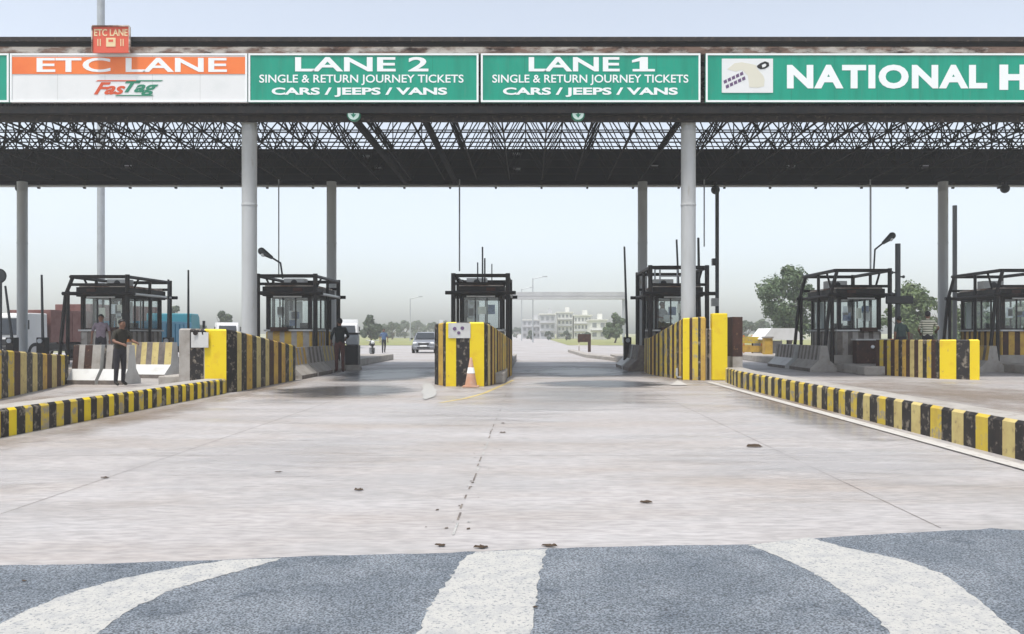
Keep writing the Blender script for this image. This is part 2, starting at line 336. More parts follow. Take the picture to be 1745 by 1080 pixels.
CB = [(932, 936), (924, 960), (916, 1000), (910, 1040), (906, 1080), (900, 1140)]; CB.append((898, 1160))
RA = [(1378, 917), (1450, 936), (1540, 956), (1600, 977), (1650, 1010), (1700, 1050), (1810, 1140)]
RB = [(1275, 929), (1340, 955), (1400, 985), (1450, 1020), (1490, 1052), (1520, 1082), (1570, 1140)]
for A_, B_, nm in ((LA, LB, 'left'), (CA, CB, 'mid'), (RA, RB, 'right')):
    o = sheet('road_marking', band(A_, B_), .0050, 'mark')
# thin white edge line at the foot of the right kerb
sheet('edge_line', [[(5.02, 5.6, 0), (5.22, 5.6, 0), (5.22, 23.5, 0), (5.02, 23.5, 0)]], .016, 'line_paint')
b = MB(); yl = [(-1.85, 16.6), (-1.45, 17.6), (-1.12, 19.2), (-.75, 22.6), (-.55, 24.6)]
for p, q in zip(yl, yl[1:]): b.face([(p[0], p[1], .004), (p[0] + .1, p[1], .004), (q[0] + .1, q[1], .004), (q[0], q[1], .004)], 'yellow_pale')
tag(b.build('yellow_line'), kind='structure')
def blob(name, pts, k, z=.006, jag=.05):
    P = [gp(*p) for p in pts]; ring = []
    for i in range(len(P)):
        a, c = P[i], P[(i + 1) % len(P)]
        for t in (0, .25, .5, .75):
            L = math.dist(a, c); ring.append((a[0] + (c[0] - a[0]) * t + random.uniform(-1, 1) * jag * L, a[1] + (c[1] - a[1]) * t + random.uniform(-1, 1) * jag * L, z))
    cx_ = sum(p[0] for p in ring) / len(ring); cy_ = sum(p[1] for p in ring) / len(ring); b = MB()
    blob.z += .0012
    for p, q in zip(ring, ring[1:] + ring[:1]): b.face([(p[0], p[1], z + blob.z), (q[0], q[1], z + blob.z), (cx_, cy_, z + blob.z)], k)
    o = b.build(name); tag(o, kind='structure'); return o
blob.z = 0
_z = [.004]
def patch(name, x0, y0, x1, y1, k):
    _z[0] += .0006; b = MB(); cx_, cy_ = (x0 + x1) / 2, (y0 + y1) / 2; b.face([(x0 - cx_, y0 - cy_, 0), (x1 - cx_, y0 - cy_, 0), (x1 - cx_, y1 - cy_, 0), (x0 - cx_, y1 - cy_, 0)], k)
    o = b.build(name, loc=(cx_, cy_, _z[0])); tag(o, kind='structure'); return o
patch('stain_shade_patch', -.4, 25.5, 4.3, 35, 'stain_shade'); patch('stain_shade_patch', -6.9, 22.5, -2.9, 34, 'stain_shade'); patch('stain_shade_patch', -.2, 20.5, 4.2, 25, 'stain_shade')  # dark sheets: wet tyre marks, with shade of the canopy painted in
patch('stain_shade_patch', -.5, 26.0, 3.9, 33.5, 'stain_shade'); patch('stain_shade_patch', -6.4, 23.5, -2.8, 31, 'stain_shade'); patch('stain_shade_patch', -6.6, 17.5, -2.4, 22.5, 'stain_shade')  # second layer deepens the marks and the painted canopy shade
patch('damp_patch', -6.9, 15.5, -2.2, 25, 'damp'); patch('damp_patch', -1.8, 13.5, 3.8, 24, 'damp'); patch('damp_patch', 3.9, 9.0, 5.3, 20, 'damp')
patch('brown_dirt', -7.6, 8, -5.7, 20, 'dirt'); patch('brown_dirt', -7.3, 16, -6.0, 26, 'dirt'); patch('brown_dirt', 4.4, 9, 5.9, 25, 'dirt'); patch('brown_dirt', -3.4, 18.5, 0, 28, 'dirt'); patch('brown_dirt', 3.3, 21, 6, 30, 'dirt'); patch('brown_dirt', -12, 12, -7.4, 22, 'dirt'); patch('brown_dirt', 6, 10, 14, 27, 'dirt')
patch('pale_dust', -5.5, 6.2, -.5, 12.5, 'dust'); patch('pale_dust', .3, 6.2, 6, 11.5, 'dust'); patch('pale_dust', -4, 11, 2, 18, 'dust'); patch('pale_dust', -9, 5.4, -3.4, 10, 'dust')
blob('paint_splash', [(722, 652), (738, 655), (744, 666), (740, 677), (724, 682), (718, 668)], 'mark', jag=.015, z=.016)
blob('paint_splash', [(1140, 657), (1156, 649), (1172, 657)], 'line_paint', jag=.01, z=.016)
# joint along the carriageway, broken into dark crumbs and white flecks
b = MB()
y = 5.7
while y < 26:
    L = random.uniform(.1, .5); x = -.545 + random.uniform(-.012, .012)
    b.face([(x - .008, y, .004), (x + .008, y, .004), (x + .008, y + L, .004), (x - .008, y + L, .004)], 'dark_conc' if random.random() < .6 else 'mark'); y += L + random.uniform(.02, .3)
for i in range(36):
    y = 5.8 + random.random() ** 1.6 * 16; x = -.545 + random.gauss(0, .09); q = random.uniform(.004, .013)
    b.face([(x - q, y - q * 2, .0046), (x + q, y - q, .0046), (x + q * .6, y + q * 2, .0046), (x - q, y + q, .0046)], random.choice(['mark', 'mark', 'dark_conc', 'leaf_dry']))
tag(b.build('road_joint'), kind='structure')
for y in (9.4, 13.9, 18.6, 23.4):
    b = MB(); b.face([(-6.9, y, .0036), (5.3, y + .02, .0036), (5.3, y + .026, .0036), (-6.9, y + .006, .0036)], 'dark_conc'); tag(b.build('slab_joint'), kind='structure')
for x in (-4.1, 2.95):
    b = MB(); b.face([(x, 5.9, .0036), (x + .006, 5.9, .0036), (x + .006, 30, .0036), (x, 30, .0036)], 'dark_conc'); tag(b.build('slab_joint'), kind='structure')
sheet('verge', [[(4.5, 97, 0), (60, 97, 0), (60, 420, 0), (4.5, 420, 0)]], .012, 'grass')
sheet('verge', [[(-75, 97, 0), (-13.2, 97, 0), (-35, 420, 0), (-75, 420, 0)]], .012, 'grass')

# ------------------------------------------------------------------ canopy
D0, D3 = 24.6, 36.8
CX0, CX1 = -27.0, 26.0
can = T('toll_canopy', 'wide steel space frame canopy on round columns over the toll lanes', 'canopy', (0, 0, 0))
def roofz(y): return 10.12 + (y - D0) / (D3 - D0) * 1.15
b = MB(); NX = 106
for i in range(NX):                                    # corrugated sheet
    x0 = CX0 + (CX1 - CX0) * i / NX; x1 = CX0 + (CX1 - CX0) * (i + 1) / NX; xm = (x0 + x1) / 2
    for xa, xb, za, zb in ((x0, xm, 0, .05), (xm, x1, .05, 0)):
        for dz in (0, .03):
            b.face([(xa, D0 - .26, roofz(D0) - .03 + za + dz), (xb, D0 - .26, roofz(D0) - .03 + zb + dz), (xb, D3 + .6, roofz(D3) + zb + dz), (xa, D3 + .6, roofz(D3) + za + dz)], 'roof_sheet')
b.build('roof', can)
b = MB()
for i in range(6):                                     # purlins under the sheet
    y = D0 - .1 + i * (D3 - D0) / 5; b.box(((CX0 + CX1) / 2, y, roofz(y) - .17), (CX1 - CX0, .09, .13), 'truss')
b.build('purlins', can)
quick('eave_beam', can, lambda b: b.box(((CX0 + CX1) / 2, D0 - .22, 10.06), (CX1 - CX0, .08, .13), 'band_brown'))
quick('rusty_band', can, lambda b: b.box(((CX0 + CX1) / 2, D0 - .10, 9.72), (CX1 - CX0, .06, .30), 'rust'))
def fedge(b):
    b.box(((CX0 + CX1) / 2, D0 + .05, 7.98), (CX1 - CX0, .25, .2), 'frame_dark')
    b.box(((CX0 + CX1) / 2, D0 + .27, 7.80), (CX1 - CX0, .10, .36), 'band_brown')
    for i in range(60): b.box((CX0 + .4 + i * .89, D0 + .13, 8.18), (.08, .08, 1.5), 'truss')
quick('front_edge_beam', can, fedge)
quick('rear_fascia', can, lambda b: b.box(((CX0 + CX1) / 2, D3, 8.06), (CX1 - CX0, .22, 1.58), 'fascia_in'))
def gut(b):
    b.tube((CX0, D3 - .17, 7.97), (CX1, D3 - .17, 7.97), .055, 'chrome', 8)
    for i in range(26): b.box((CX0 + 1 + i * 2.04, D3 - .13, 7.86), (.09, .12, .26), 'frame_dark')
quick('gutter_pipe', can, gut)
# space frame
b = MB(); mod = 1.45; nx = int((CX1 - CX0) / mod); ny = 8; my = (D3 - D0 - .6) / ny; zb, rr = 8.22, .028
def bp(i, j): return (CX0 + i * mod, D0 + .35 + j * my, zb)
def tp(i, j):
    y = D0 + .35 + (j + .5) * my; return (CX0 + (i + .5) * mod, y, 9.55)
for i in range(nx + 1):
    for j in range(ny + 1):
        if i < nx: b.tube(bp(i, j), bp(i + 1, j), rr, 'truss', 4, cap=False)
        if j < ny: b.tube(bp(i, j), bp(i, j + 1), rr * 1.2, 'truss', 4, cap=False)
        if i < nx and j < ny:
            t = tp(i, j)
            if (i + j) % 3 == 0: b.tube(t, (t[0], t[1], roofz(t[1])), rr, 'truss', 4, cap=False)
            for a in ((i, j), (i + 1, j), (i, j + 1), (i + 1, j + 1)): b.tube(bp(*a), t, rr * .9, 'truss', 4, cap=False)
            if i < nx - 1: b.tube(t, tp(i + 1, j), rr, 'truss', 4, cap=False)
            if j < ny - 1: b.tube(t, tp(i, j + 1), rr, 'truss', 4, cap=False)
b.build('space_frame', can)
for gx in (-5.5, -3.3):
    quick('girder', can, lambda b: b.box((gx, (D0 + D3) / 2, 8.02), (.16, D3 - D0 - .3, .2), 'fascia_in'))
# columns
def column(x, y, r, z1, z0=.05):
    b = MB(); b.lathe((x, y, 0), [(r * 1.0, z0), (r, 5.3), (r * 1.05, 5.31), (r * 1.05, 5.36), (r, 5.37), (r, z1 - .45), (r * 1.02, z1 - .44), (r * 1.02, z1 - .40), (r, z1 - .39), (r, z1)], 'column', 20)
    b.box((x, y, z0), (r * 3, r * 3, .04), 'column')
    for a in range(4):
        b.box((x + math.cos(a * math.pi / 2) * r * 1.35, y + math.sin(a * math.pi / 2) * r * 1.35, z0 + .04), (r * .7 if a % 2 == 0 else .02, r * .7 if a % 2 else .02, .25), 'column')
    o = b.build('column', can, smooth=True); return o
d1 = 25.2
for px in (425, 1173): column(X(px, d1), d1, .225, 8.0)
column(X(425, d1) - 13.4, d1, .225, 8.0); column(X(1173, d1) + 13.4, d1, .225, 8.0)
d2 = 35.8
for px in (38, 565, 1095, 1607): column(X(px, d2), d2, .21, 8.0)
# thin downpipes hung from the rear edge
for px, y1, r in ((475, 470, .03), (783, 462, .035), (1200, 420, .03), (1483, 460, .03)):
    d = D3 - .5; o = quick('downpipe', can, lambda b: b.tube((X(px, d), d, Z(y1, d)), (X(px, d), d, 8.2), r, 'galv', 6))

# ------------------------------------------------------------------ lettering
def text(body, x0, x1, z0, z1, y, k, parent, name='lettering', bold=.02, shear=0, ext=.006, sp=1.0):
    cu = bpy.data.curves.new('lettering', 'FONT'); cu.body = body; cu.size = 1; cu.offset = bold; cu.extrude = .01; cu.shear = shear; cu.space_character = sp; cu.resolution_u = 4
    to = bpy.data.objects.new('tmp', cu); C.objects.link(to); dg = bpy.context.evaluated_depsgraph_get(); dg.update()
    me = bpy.data.meshes.new_from_object(to.evaluated_get(dg)); bpy.data.objects.remove(to); bpy.data.curves.remove(cu)
    xs = [v.co.x for v in me.vertices]; ys = [v.co.y for v in me.vertices]; ax, bx_, ay, by_ = min(xs), max(xs), min(ys), max(ys)
    for v in me.vertices:
        a = x0 + (v.co.x - ax) / (bx_ - ax) * (x1 - x0); c = z0 + (v.co.y - ay) / (by_ - ay) * (z1 - z0)
        v.co = (a, y - (ext if v.co.z > 0 else 0), c)
    iv = sorted((min(v_[0] for v_ in q), max(v_[0] for v_ in q), i) for i, q in ((p.index, [me.vertices[j].co for j in p.vertices]) for p in me.polygons))
    gap = .17 * (x1 - x0) / (bx_ - ax); words = []; hi = -1e9
    for lo, h_, i in iv:
        if lo > hi + gap: words.append([])
        words[-1].append(i); hi = max(hi, h_)
    for wd_ in words:
        b = MB()
        for i in wd_: b.face([tuple(me.vertices[j].co) for j in me.polygons[i].vertices], k)
        b.build(name, parent)
    bpy.data.meshes.remove(me)
DS = D0 - .16                                     # face of the sign boards
def sx(px): return X(px, DS)
def sz(py): return Z(py, DS)
def signboard(px0, px1, label, k='green', border=True, py0=91, py1=174):
    t = T('lane_sign', label, 'sign', (sx((px0 + px1) / 2), DS, sz(py1)), group='sign boards along the canopy edge')
    hw = (sx(px1) - sx(px0)) / 2; h = sz(py0) - sz(py1)
    quick('board', t, lambda b: b.box((0, .05, 0), (hw * 2 - .01, .1, h), k))
    if border:
        def fr(b):
            e = .055
            b.box((0, -.012, 0), (hw * 2 - .02, .02, e), 'letter'); b.box((0, -.012, h - e), (hw * 2 - .02, .02, e), 'letter')
            b.box((-hw + .01 + e / 2, -.012, e), (e, .02, h - 2 * e), 'letter'); b.box((hw - .01 - e / 2, -.012, e), (e, .02, h - 2 * e), 'letter')
        quick('border', t, fr)
    n_ = max(1, int(hw * 2 / 1.22)); c_ = {'green': 'seam_green'}.get(k, 'booth_white')
    for i in range(1, n_): quick('seam', t, lambda b: b.box((-hw + i * hw * 2 / n_, -.001, .06), (.010, .002, h - .12), c_))
    X0 = sx((px0 + px1) / 2); Z0 = sz(py1)
    def put(body, a, c, yt, yb, kk='letter', **kw):
        return text(body, sx(a) - X0, sx(c) - X0, sz(yb) - Z0, sz(yt) - Z0, kw.pop('yy', -.002), kk, t, **kw)
    return t, put, (lambda px: sx(px) - X0), (lambda py: sz(py) - Z0)
signboard(-420, 16, 'green sign board cut off at the left end of the canopy row')
t, put, lx, lz = signboard(17, 422, 'white and orange sign board reading ETC LANE', 'white')
quick('orange_band', t, lambda b: b.box((0, -.006, lz(126)), (lx(418) - lx(21), .012, lz(97) - lz(126)), 'sign_orange'))
put('ETC LANE', 63, 387, 98.5, 123, yy=-.013, bold=.02)
put('Fas', 160, 214, 140, 161, 'logo_red', shear=.45, bold=.03, name='logo_lettering'); put('Tag', 212, 270, 138, 163, 'logo_green', shear=.45, bold=.03, name='logo_lettering')
def sw(b):
    b.prism([(lx(163), lz(138.5)), (lx(232), lz(138.5)), (lx(232), lz(136.5)), (lx(167), lz(136.5))], -.008, -.002, 'logo_red')
    b.prism([(lx(232), lz(138.5)), (lx(274), lz(138.5)), (lx(278), lz(136.5)), (lx(232), lz(136.5))], -.008, -.002, 'logo_green')
    b.prism([(lx(200), lz(161.8)), (lx(262), lz(161.8)), (lx(258), lz(163.4)), (lx(196), lz(163.4))], -.012, -.006, 'logo_green')
quick('logo_stroke', t, sw)
for a, c, lab, tt, s1, s2, s3 in ((423, 816, 'green sign board reading LANE 2', 'LANE 2', (503, 730), (442, 790), (463, 762)), (819, 1194, 'green sign board reading LANE 1', 'LANE 1', (901, 1117), (839, 1173), (857, 1155))):
    t, put, lx, lz = signboard(a, c, lab)
    put(tt, *s1, 97, 121.5, bold=.022) if tt[-1] == '2' else (put('LANE', 901, 1056, 97, 121.5, bold=.022), quick('lettering', t, lambda b: b.prism([(lx(x_), lz(y_)) for x_, y_ in ((1078, 121.5), (1078, 117.5), (1090, 117.5), (1090, 104), (1077, 106.5), (1077, 102.5), (1093, 97), (1104, 97), (1104, 117.5), (1116, 117.5), (1116, 121.5))], -.008, -.002, 'letter'))); put('SINGLE & RETURN JOURNEY TICKETS', *s2, 127, 145, bold=.012); put('CARS / JEEPS / VANS', *s3, 149, 165, bold=.035)
t, put, lx, lz = signboard(1202, 2080, 'long green sign board reading NATIONAL with a white emblem panel')
put('NATIONAL', 1341, 1682, 110, 151, bold=.045, sp=1.12); put('H', 1703, 1752, 110, 153, bold=.055)
quick('emblem_panel', t, lambda b: b.box(((lx(1230) + lx(1317)) / 2, -.008, lz(158)), (lx(1317) - lx(1230), .016, lz(100) - lz(158)), 'white'))
def emblem(b):
    def P(*q): return [(lx(1220 + x * 120 / 1525), lz(85 + y * 85 / 1080)) for x, y in q]
    b.prism(P((240, 420), (400, 290), (560, 270), (720, 300), (860, 330), (900, 420), (1020, 560), (1050, 640), (1040, 790), (900, 820), (720, 810), (690, 560), (560, 430), (430, 470)), -.020, -.0165, 'beige')
    b.prism(P((880, 350), (960, 290), (1060, 250), (1140, 280), (1150, 350), (1060, 410), (960, 420), (900, 390)), -.024, -.0205, 'frame_dark')
    b.prism(P((990, 330), (1060, 300), (1090, 330), (1060, 370), (1000, 385)), -.028, -.0245, 'white')
    for i in range(5):
        for j in range(2):
            x, y = 205 + i * 88 + j * 45, 690 - i * 42 + j * 105
            b.prism(P((x - 30, y + 45), (x - 45, y - 20), (x + 20, y - 55), (x + 38, y + 15)), -.020, -.0165, 'purple')
quick('emblem', t, emblem)
# red board standing on the roof edge above ETC LANE
dr = D0 - .32
t = T('roof_sign', 'small red board standing on the canopy roof above the ETC LANE sign', 'sign', (X(190, dr), dr, Z(90, dr)))
hw = 31 * dr / F
quick('board', t, lambda b: b.box((0, 0, 0), (hw * 2, .06, Z(46, dr) - Z(90, dr)), 'red'))
quick('board_rim', t, lambda b: (b.box((0, -.03, Z(46, dr) - Z(90, dr)), (hw * 2, .1, .03), 'rust'), b.box((-hw - .012, -.02, 0), (.025, .09, Z(46, dr) - Z(90, dr)), 'rust'), b.box((hw + .012, -.02, 0), (.025, .09, Z(46, dr) - Z(90, dr)), 'rust')))
k = dr / F
text('ETC LANE', -hw * .92, hw * .92, 28 * k, 40 * k, -.032, 'pale_yellow_letter', t, bold=.02)
def mk(b):
    b.box((0, -.036, 10 * k), (16 * k, .008, 15 * k), 'pale_yellow_letter'); b.box((0, -.042, 18 * k), (8 * k, .006, 4 * k), 'red')
quick('marking', t, mk)
for i in (-22, -18, 17, 21): quick('stroke', t, lambda b: b.box((i * k, -.036, 11 * k), (1.6 * k, .008, 12 * k), 'pale_yellow_letter'))
# lane signals under the sign boards
for px, lab in ((603, 'round white arrow signal hanging under the LANE 2 sign'), (985, 'round white arrow signal hanging under the LANE 1 sign')):
    d = D0 + .0; t = T('lane_signal', lab, 'signal', (X(px, d), d, Z(195, d)), group='arrow signals under the canopy edge')
    quick('housing', t, lambda b: (b.lathe((0, 0, 0), [(.2, -.05), (.2, .1), (.12, .16)], 'logo_green', 18, 'Y'), b.tube((0, .05, .18), (0, .05, .34), .03, 'frame_dark')), True)
    quick('lens', t, lambda b: b.lathe((0, 0, 0), [(.165, -.062), (.172, -.045)], 'lens', 18, 'Y'))
    quick('arrow', t, lambda b: (b.box((0, -.068, -.02), (.045, .01, .12), 'logo_green'), b.prism([(-.08, -.01), (.08, -.01), (0, -.11)], -.075, -.063, 'logo_green')))
# flood lights on the inner face of the rear fascia
for i, (px, py) in enumerate(((625, 266), (645, 285), (880, 262), (881, 288), (1115, 283), (1348, 283), (1575, 283), (220, 283))):
    d = D3 - .3
    pl = ['upper one of the pair under LANE 2', 'lower one of the pair under LANE 2', 'upper one of the pair under LANE 1', 'lower one of the pair under LANE 1', 'left of the right front column', 'behind the letter N of NATIONAL', 'behind the letters NAL of NATIONAL', 'behind the ETC LANE board'][i]
    t = T('flood_light', 'small flood light on the dark fascia, ' + pl, 'light', (X(px, d), d, Z(py, d)), group='flood lights on the rear fascia')
    quick('body', t, lambda b: b.box((0, 0, -.07), (.36, .16, .12), 'plastic')); quick('lens', t, lambda b: b.box((0, -.09, -.055), (.30, .02, .085), 'galv'))
    quick('bracket', t, lambda b: b.box((0, .13, -.1), (.06, .1, .2), 'frame_dark'))
# camera domes under the rear edge
for px, py, lab in ((1217, 325, 'black dome camera on the rear canopy edge right of the right front column'), (1707, 323, 'black dome camera on the rear canopy edge at the far right'), (40, 322, 'black dome camera on the rear canopy edge at the far left column')):
    d = D3 - .2; t = T('dome_camera', lab, 'camera', (X(px, d), d - .25, Z(py, d)), group='dome cameras under the canopy')
    quick('dome', t, lambda b: b.ball((0, 0, 0), .2, 'plastic', 14, 9), True); quick('mount', t, lambda b: (b.tube((0, 0, .15), (0, 0, .32), .06, 'frame_dark', 8), b.box((0, .1, .28), (.1, .3, .06), 'frame_dark')))

# ------------------------------------------------------------------ kerbs and island noses
def alt(L, period, a, c, jit=.12, second=None):
    r = []; s = 0
    while s < L + period:
        ya = random.choice(a) if isinstance(a, (list, tuple)) else a; yc = random.choice(c) if isinstance(c, (list, tuple)) else c
        p, q = period * .5 * (1 + random.uniform(-jit, jit)), period * .5 * (1 + random.uniform(-jit, jit)); r += [(p, ya), (q, yc)]; s += p + q
    return r
b = MB(); b.wall([(-7.1, 5.0), (-7.1, 19.2)], [.42, .34], .5, alt(16, .37, ['yellow_fresh', 'yellow_fresh', 'yellow'], 'black')[::1], 'pale_conc')
# outer face must look towards the lanes: the polyline runs away from the camera with its left side inside
tag(b.build('striped_kerb'), 'kerb with bright yellow and black stripes along the left edge of the road', 'kerb')
b = MB(); b.wall([(5.62, 23.6), (5.42, 21.5), (5.42, 5.0)], [.42, .42, .44], .5, alt(20, .54, ['yellow', 'yellow', 'yellow_pale'], 'black'), 'pale_conc')
tag(b.build('striped_kerb'), 'kerb with worn yellow and black stripes along the right edge of the road', 'kerb')
b = MB(); b.wall([(-7.62, 19.0), (-7.62, 5.0)], [.34, .42], .02, [(1, 'pale_conc')], 'pale_conc')

def island(label, pts, tops, stripes, th=.16, loc=None, z0=0.0, inner='pale_conc'):
    """a U-shaped striped crash wall round the nose of a toll island"""
    t = T('island_nose', label, 'barrier', (pts[len(pts) // 2][0], pts[len(pts) // 2][1], 0), group='striped crash walls on the toll islands')
    ox, oy = t.location.x, t.location.y
    b = MB(); b.wall([(x - ox, y - oy) for x, y in pts], tops, th, stripes, None, z0, inner); b.build('striped_wall', t)
    return t, ox, oy
# central island nose (between LANE 2 and LANE 1): left rear, front left, front right, right rear
st = alt(4.9, .80, ['yellow_worn', 'yellow'], 'black')[:12]
L0 = math.hypot(.35, 4.6)
pts = [(-2.72, 27.6), (-2.62, 22.6), (-2.22, 21.7), (-1.21, 21.7), (-1.02, 22.3), (-.60, 27.4)]
L1 = math.dist(pts[0], pts[1]); L2 = math.dist(pts[1], pts[2]); L3 = 1.01; L4 = math.dist(pts[3], pts[4]); L5 = math.dist(pts[4], pts[5])
s = [(x, k) for x, k in alt(L1 - .9, .9, 'black', 'yellow_worn')]; tot = 0; s2 = []
for x, k in s:
    if tot + x > L1: s2.append((L1 - tot, k)); break
    s2.append((x, k)); tot += x
s2 += [(L2 * .35, 'black'), (L2 * .4, 'yellow_worn'), (L2 * .25, 'black')]
s2 += [(.27, 'yellow_fresh'), (.36, 'black'), (.38, 'yellow_fresh')]
s2 += [(L4 * .45, 'black'), (L4 * .3, 'yellow_pale'), (L4 * .25, 'brown')]
s2 += alt(L5, .62, ['yellow_worn', 'yellow_worn', 'yellow'], ['brown', 'yellow_worn', 'brown'], .3)
t, ox, oy = island('tall striped crash wall on the middle island nose with a traffic cone before it', pts, [1.18, 1.66, 1.70, 1.70, 1.62, 1.20], s2)
quick('notice_plate', t, lambda b: b.box((X(783, 21.7) - ox, -.012 + 21.7 - oy, Z(576, 21.7)), (.58, .02, .40), 'booth_white'))
def dots(b):
    for px, py, rr in ((775, 560, .05), (788, 559, .05), (782, 567, .045)): b.lathe((X(px, 21.7) - ox, 21.668 - oy, Z(py, 21.7)), [(rr, 0), (rr, .008)], 'purple', 10, 'Y')
quick('plate_mark', t, dots)
# left island nose beside LANE 2 road
pts = [(-8.35, 21.0), (-8.35, 19.55), (-7.15, 19.35), (-7.02, 19.7), (-7.02, 24.6)]
s2 = [(1.45, 'yellow_pale'), (.28, 'pale_conc'), (.36, 'black'), (.02, 'pale_conc'), (math.dist(pts[1], pts[2]) - .66, 'yellow_fresh'), (math.dist(pts[2], pts[3]), 'black'), (.30, 'yellow_pale')]
s2 += alt(5.5, .72, ['brown', 'black'], ['yellow', 'yellow_worn', 'yellow_pale'], .15)
t, ox, oy = island('striped crash wall at the far end of the bright left kerb, before the front column', pts, [1.52, 1.52, 1.50, 1.46, 1.04], s2)
quick('notice_plate', t, lambda b: b.box((X(342, 19.45) - ox, 19.40 - oy, Z(592, 19.4)), (.44, .02, .36), 'booth_white', rz=-.165))
def dots(b):
    for px, py in ((335, 567), (350, 567)): b.lathe((X(px, 19.45) - ox, 19.375 - oy, Z(py, 19.45)), [(.06, 0), (.06, .008)], 'frame_dark', 10, 'Y')
quick('plate_mark', t, dots)
# far left (ETC) island wall
pts = [(-12.2, 15.2), (-10.9, 15.3), (-11.3, 17.5), (-12.75, 22.7)]
s2 = alt(12, .80, ['yellow', 'yellow_pale', 'yellow_worn'], ['black', 'brown'], .12)
island('low striped crash wall at the left edge, in front of the ETC booth', pts, [1.12, 1.10, 1.06, .80], s2)
# right island nose beside LANE 1 road
pts = [(4.15, 29.8), (4.10, 28.2), (4.60, 24.72), (5.22, 24.45), (5.34, 24.9)]
L = math.dist(pts[0], pts[1]) + math.dist(pts[1], pts[2]); s2 = alt(5.0, .50, ['yellow_worn', 'yellow_worn', 'yellow'], ['brown', 'brown', 'yellow_worn'], .25)[:20]; s2 = alt(L - .35, .50, ['yellow_worn', 'yellow', 'yellow'], ['brown', 'brown', 'black'], .25); s2 = [q for i_, q in enumerate(s2) if sum(x_[0] for x_ in s2[:i_ + 1]) < L - .1]; s2 += [(L - sum(x_[0] for x_ in s2), 'black'), (.20, 'yellow_fresh'), (.09, 'brown'), (.17, 'yellow'), (.08, 'black'), (.12, 'yellow_worn'), (2, 'yellow_worn')]
t, ox, oy = island('rusty striped crash wall on the right island nose, in front of the right front column', pts, [1.22, 1.26, 1.86, 1.90, 1.85], s2)
b = MB(); b.wall([(5.26 - ox, 24.62 - oy), (5.48 - ox, 24.62 - oy)], [1.55, 1.55], .2, [(.05, 'pale_conc'), (.07, 'black'), (.08, 'pale_conc')], None); b.build('nose_panel', t)
b = MB(); b.box((X(1225, 24.6) - ox, 24.6 - oy, 0), (.46, .30, 2.0), 'yellow_fresh'); b.build('yellow_post', t, bevel=.03)
b = MB(); b.box((6.27 - ox, 25.2 - oy, 0), (.30, .8, .7), 'pale_conc'); b.box((6.27 - ox, 25.2 - oy, .7), (.30, .8, 1.2), 'brown'); b.build('side_panel', t)
# E island wall at right
pts = [(11.75, 27.9), (12.62, 25.3), (13.52, 24.7), (13.9, 26.0), (13.9, 29.0)]
La = math.dist(pts[0], pts[1]); s2 = []; tot = 0
for x, k in alt(La, .345, ['brown', 'black'], ['yellow_pale', 'yellow_worn', 'yellow'], .06):
    if tot + x > La - .02: s2.append((La - tot, 'black')); break
    s2.append((x, k)); tot += x
Lb = math.dist(pts[1], pts[2]); s2 += [(Lb * .42, 'yellow_fresh'), (Lb * .34, 'black'), (Lb * .24, 'yellow_fresh'), (9, 'yellow_worn')]
island('clean striped crash wall on the island beyond the worn kerb, right of the dark booth', pts, [1.19, 1.21, 1.22, 1.2, 1.15], s2, inner='pale_conc')

# ------------------------------------------------------------------ island slabs
for cx, y0, y1, hw, lab in ((-15.4, 26, 44, 1.15, 'concrete island slab under the ETC booth at far left'), (-8.45, 21.2, 44, 1.15, 'concrete island slab left of the LANE 2 road'), (-1.66, 23, 44, .95, 'concrete island slab under the middle booth'), (5.35, 27, 44, 1.05, 'concrete island slab under the booth behind the right front column'), (12.35, 27.5, 46, 1.15, 'concrete island slab under the booth right of the tree'), (18.3, 27, 46, 1.15, 'concrete island slab under the booth at the right edge')):
    t = T('island_slab', lab, 'traffic island', (cx, (y0 + y1) / 2, 0), group='traffic islands of the toll plaza')
    b = MB(); L = y1 - y0; b.box((0, 0, 0), (hw * 2, L, .3), 'pale_conc'); b.build('slab', t, bevel=.03)

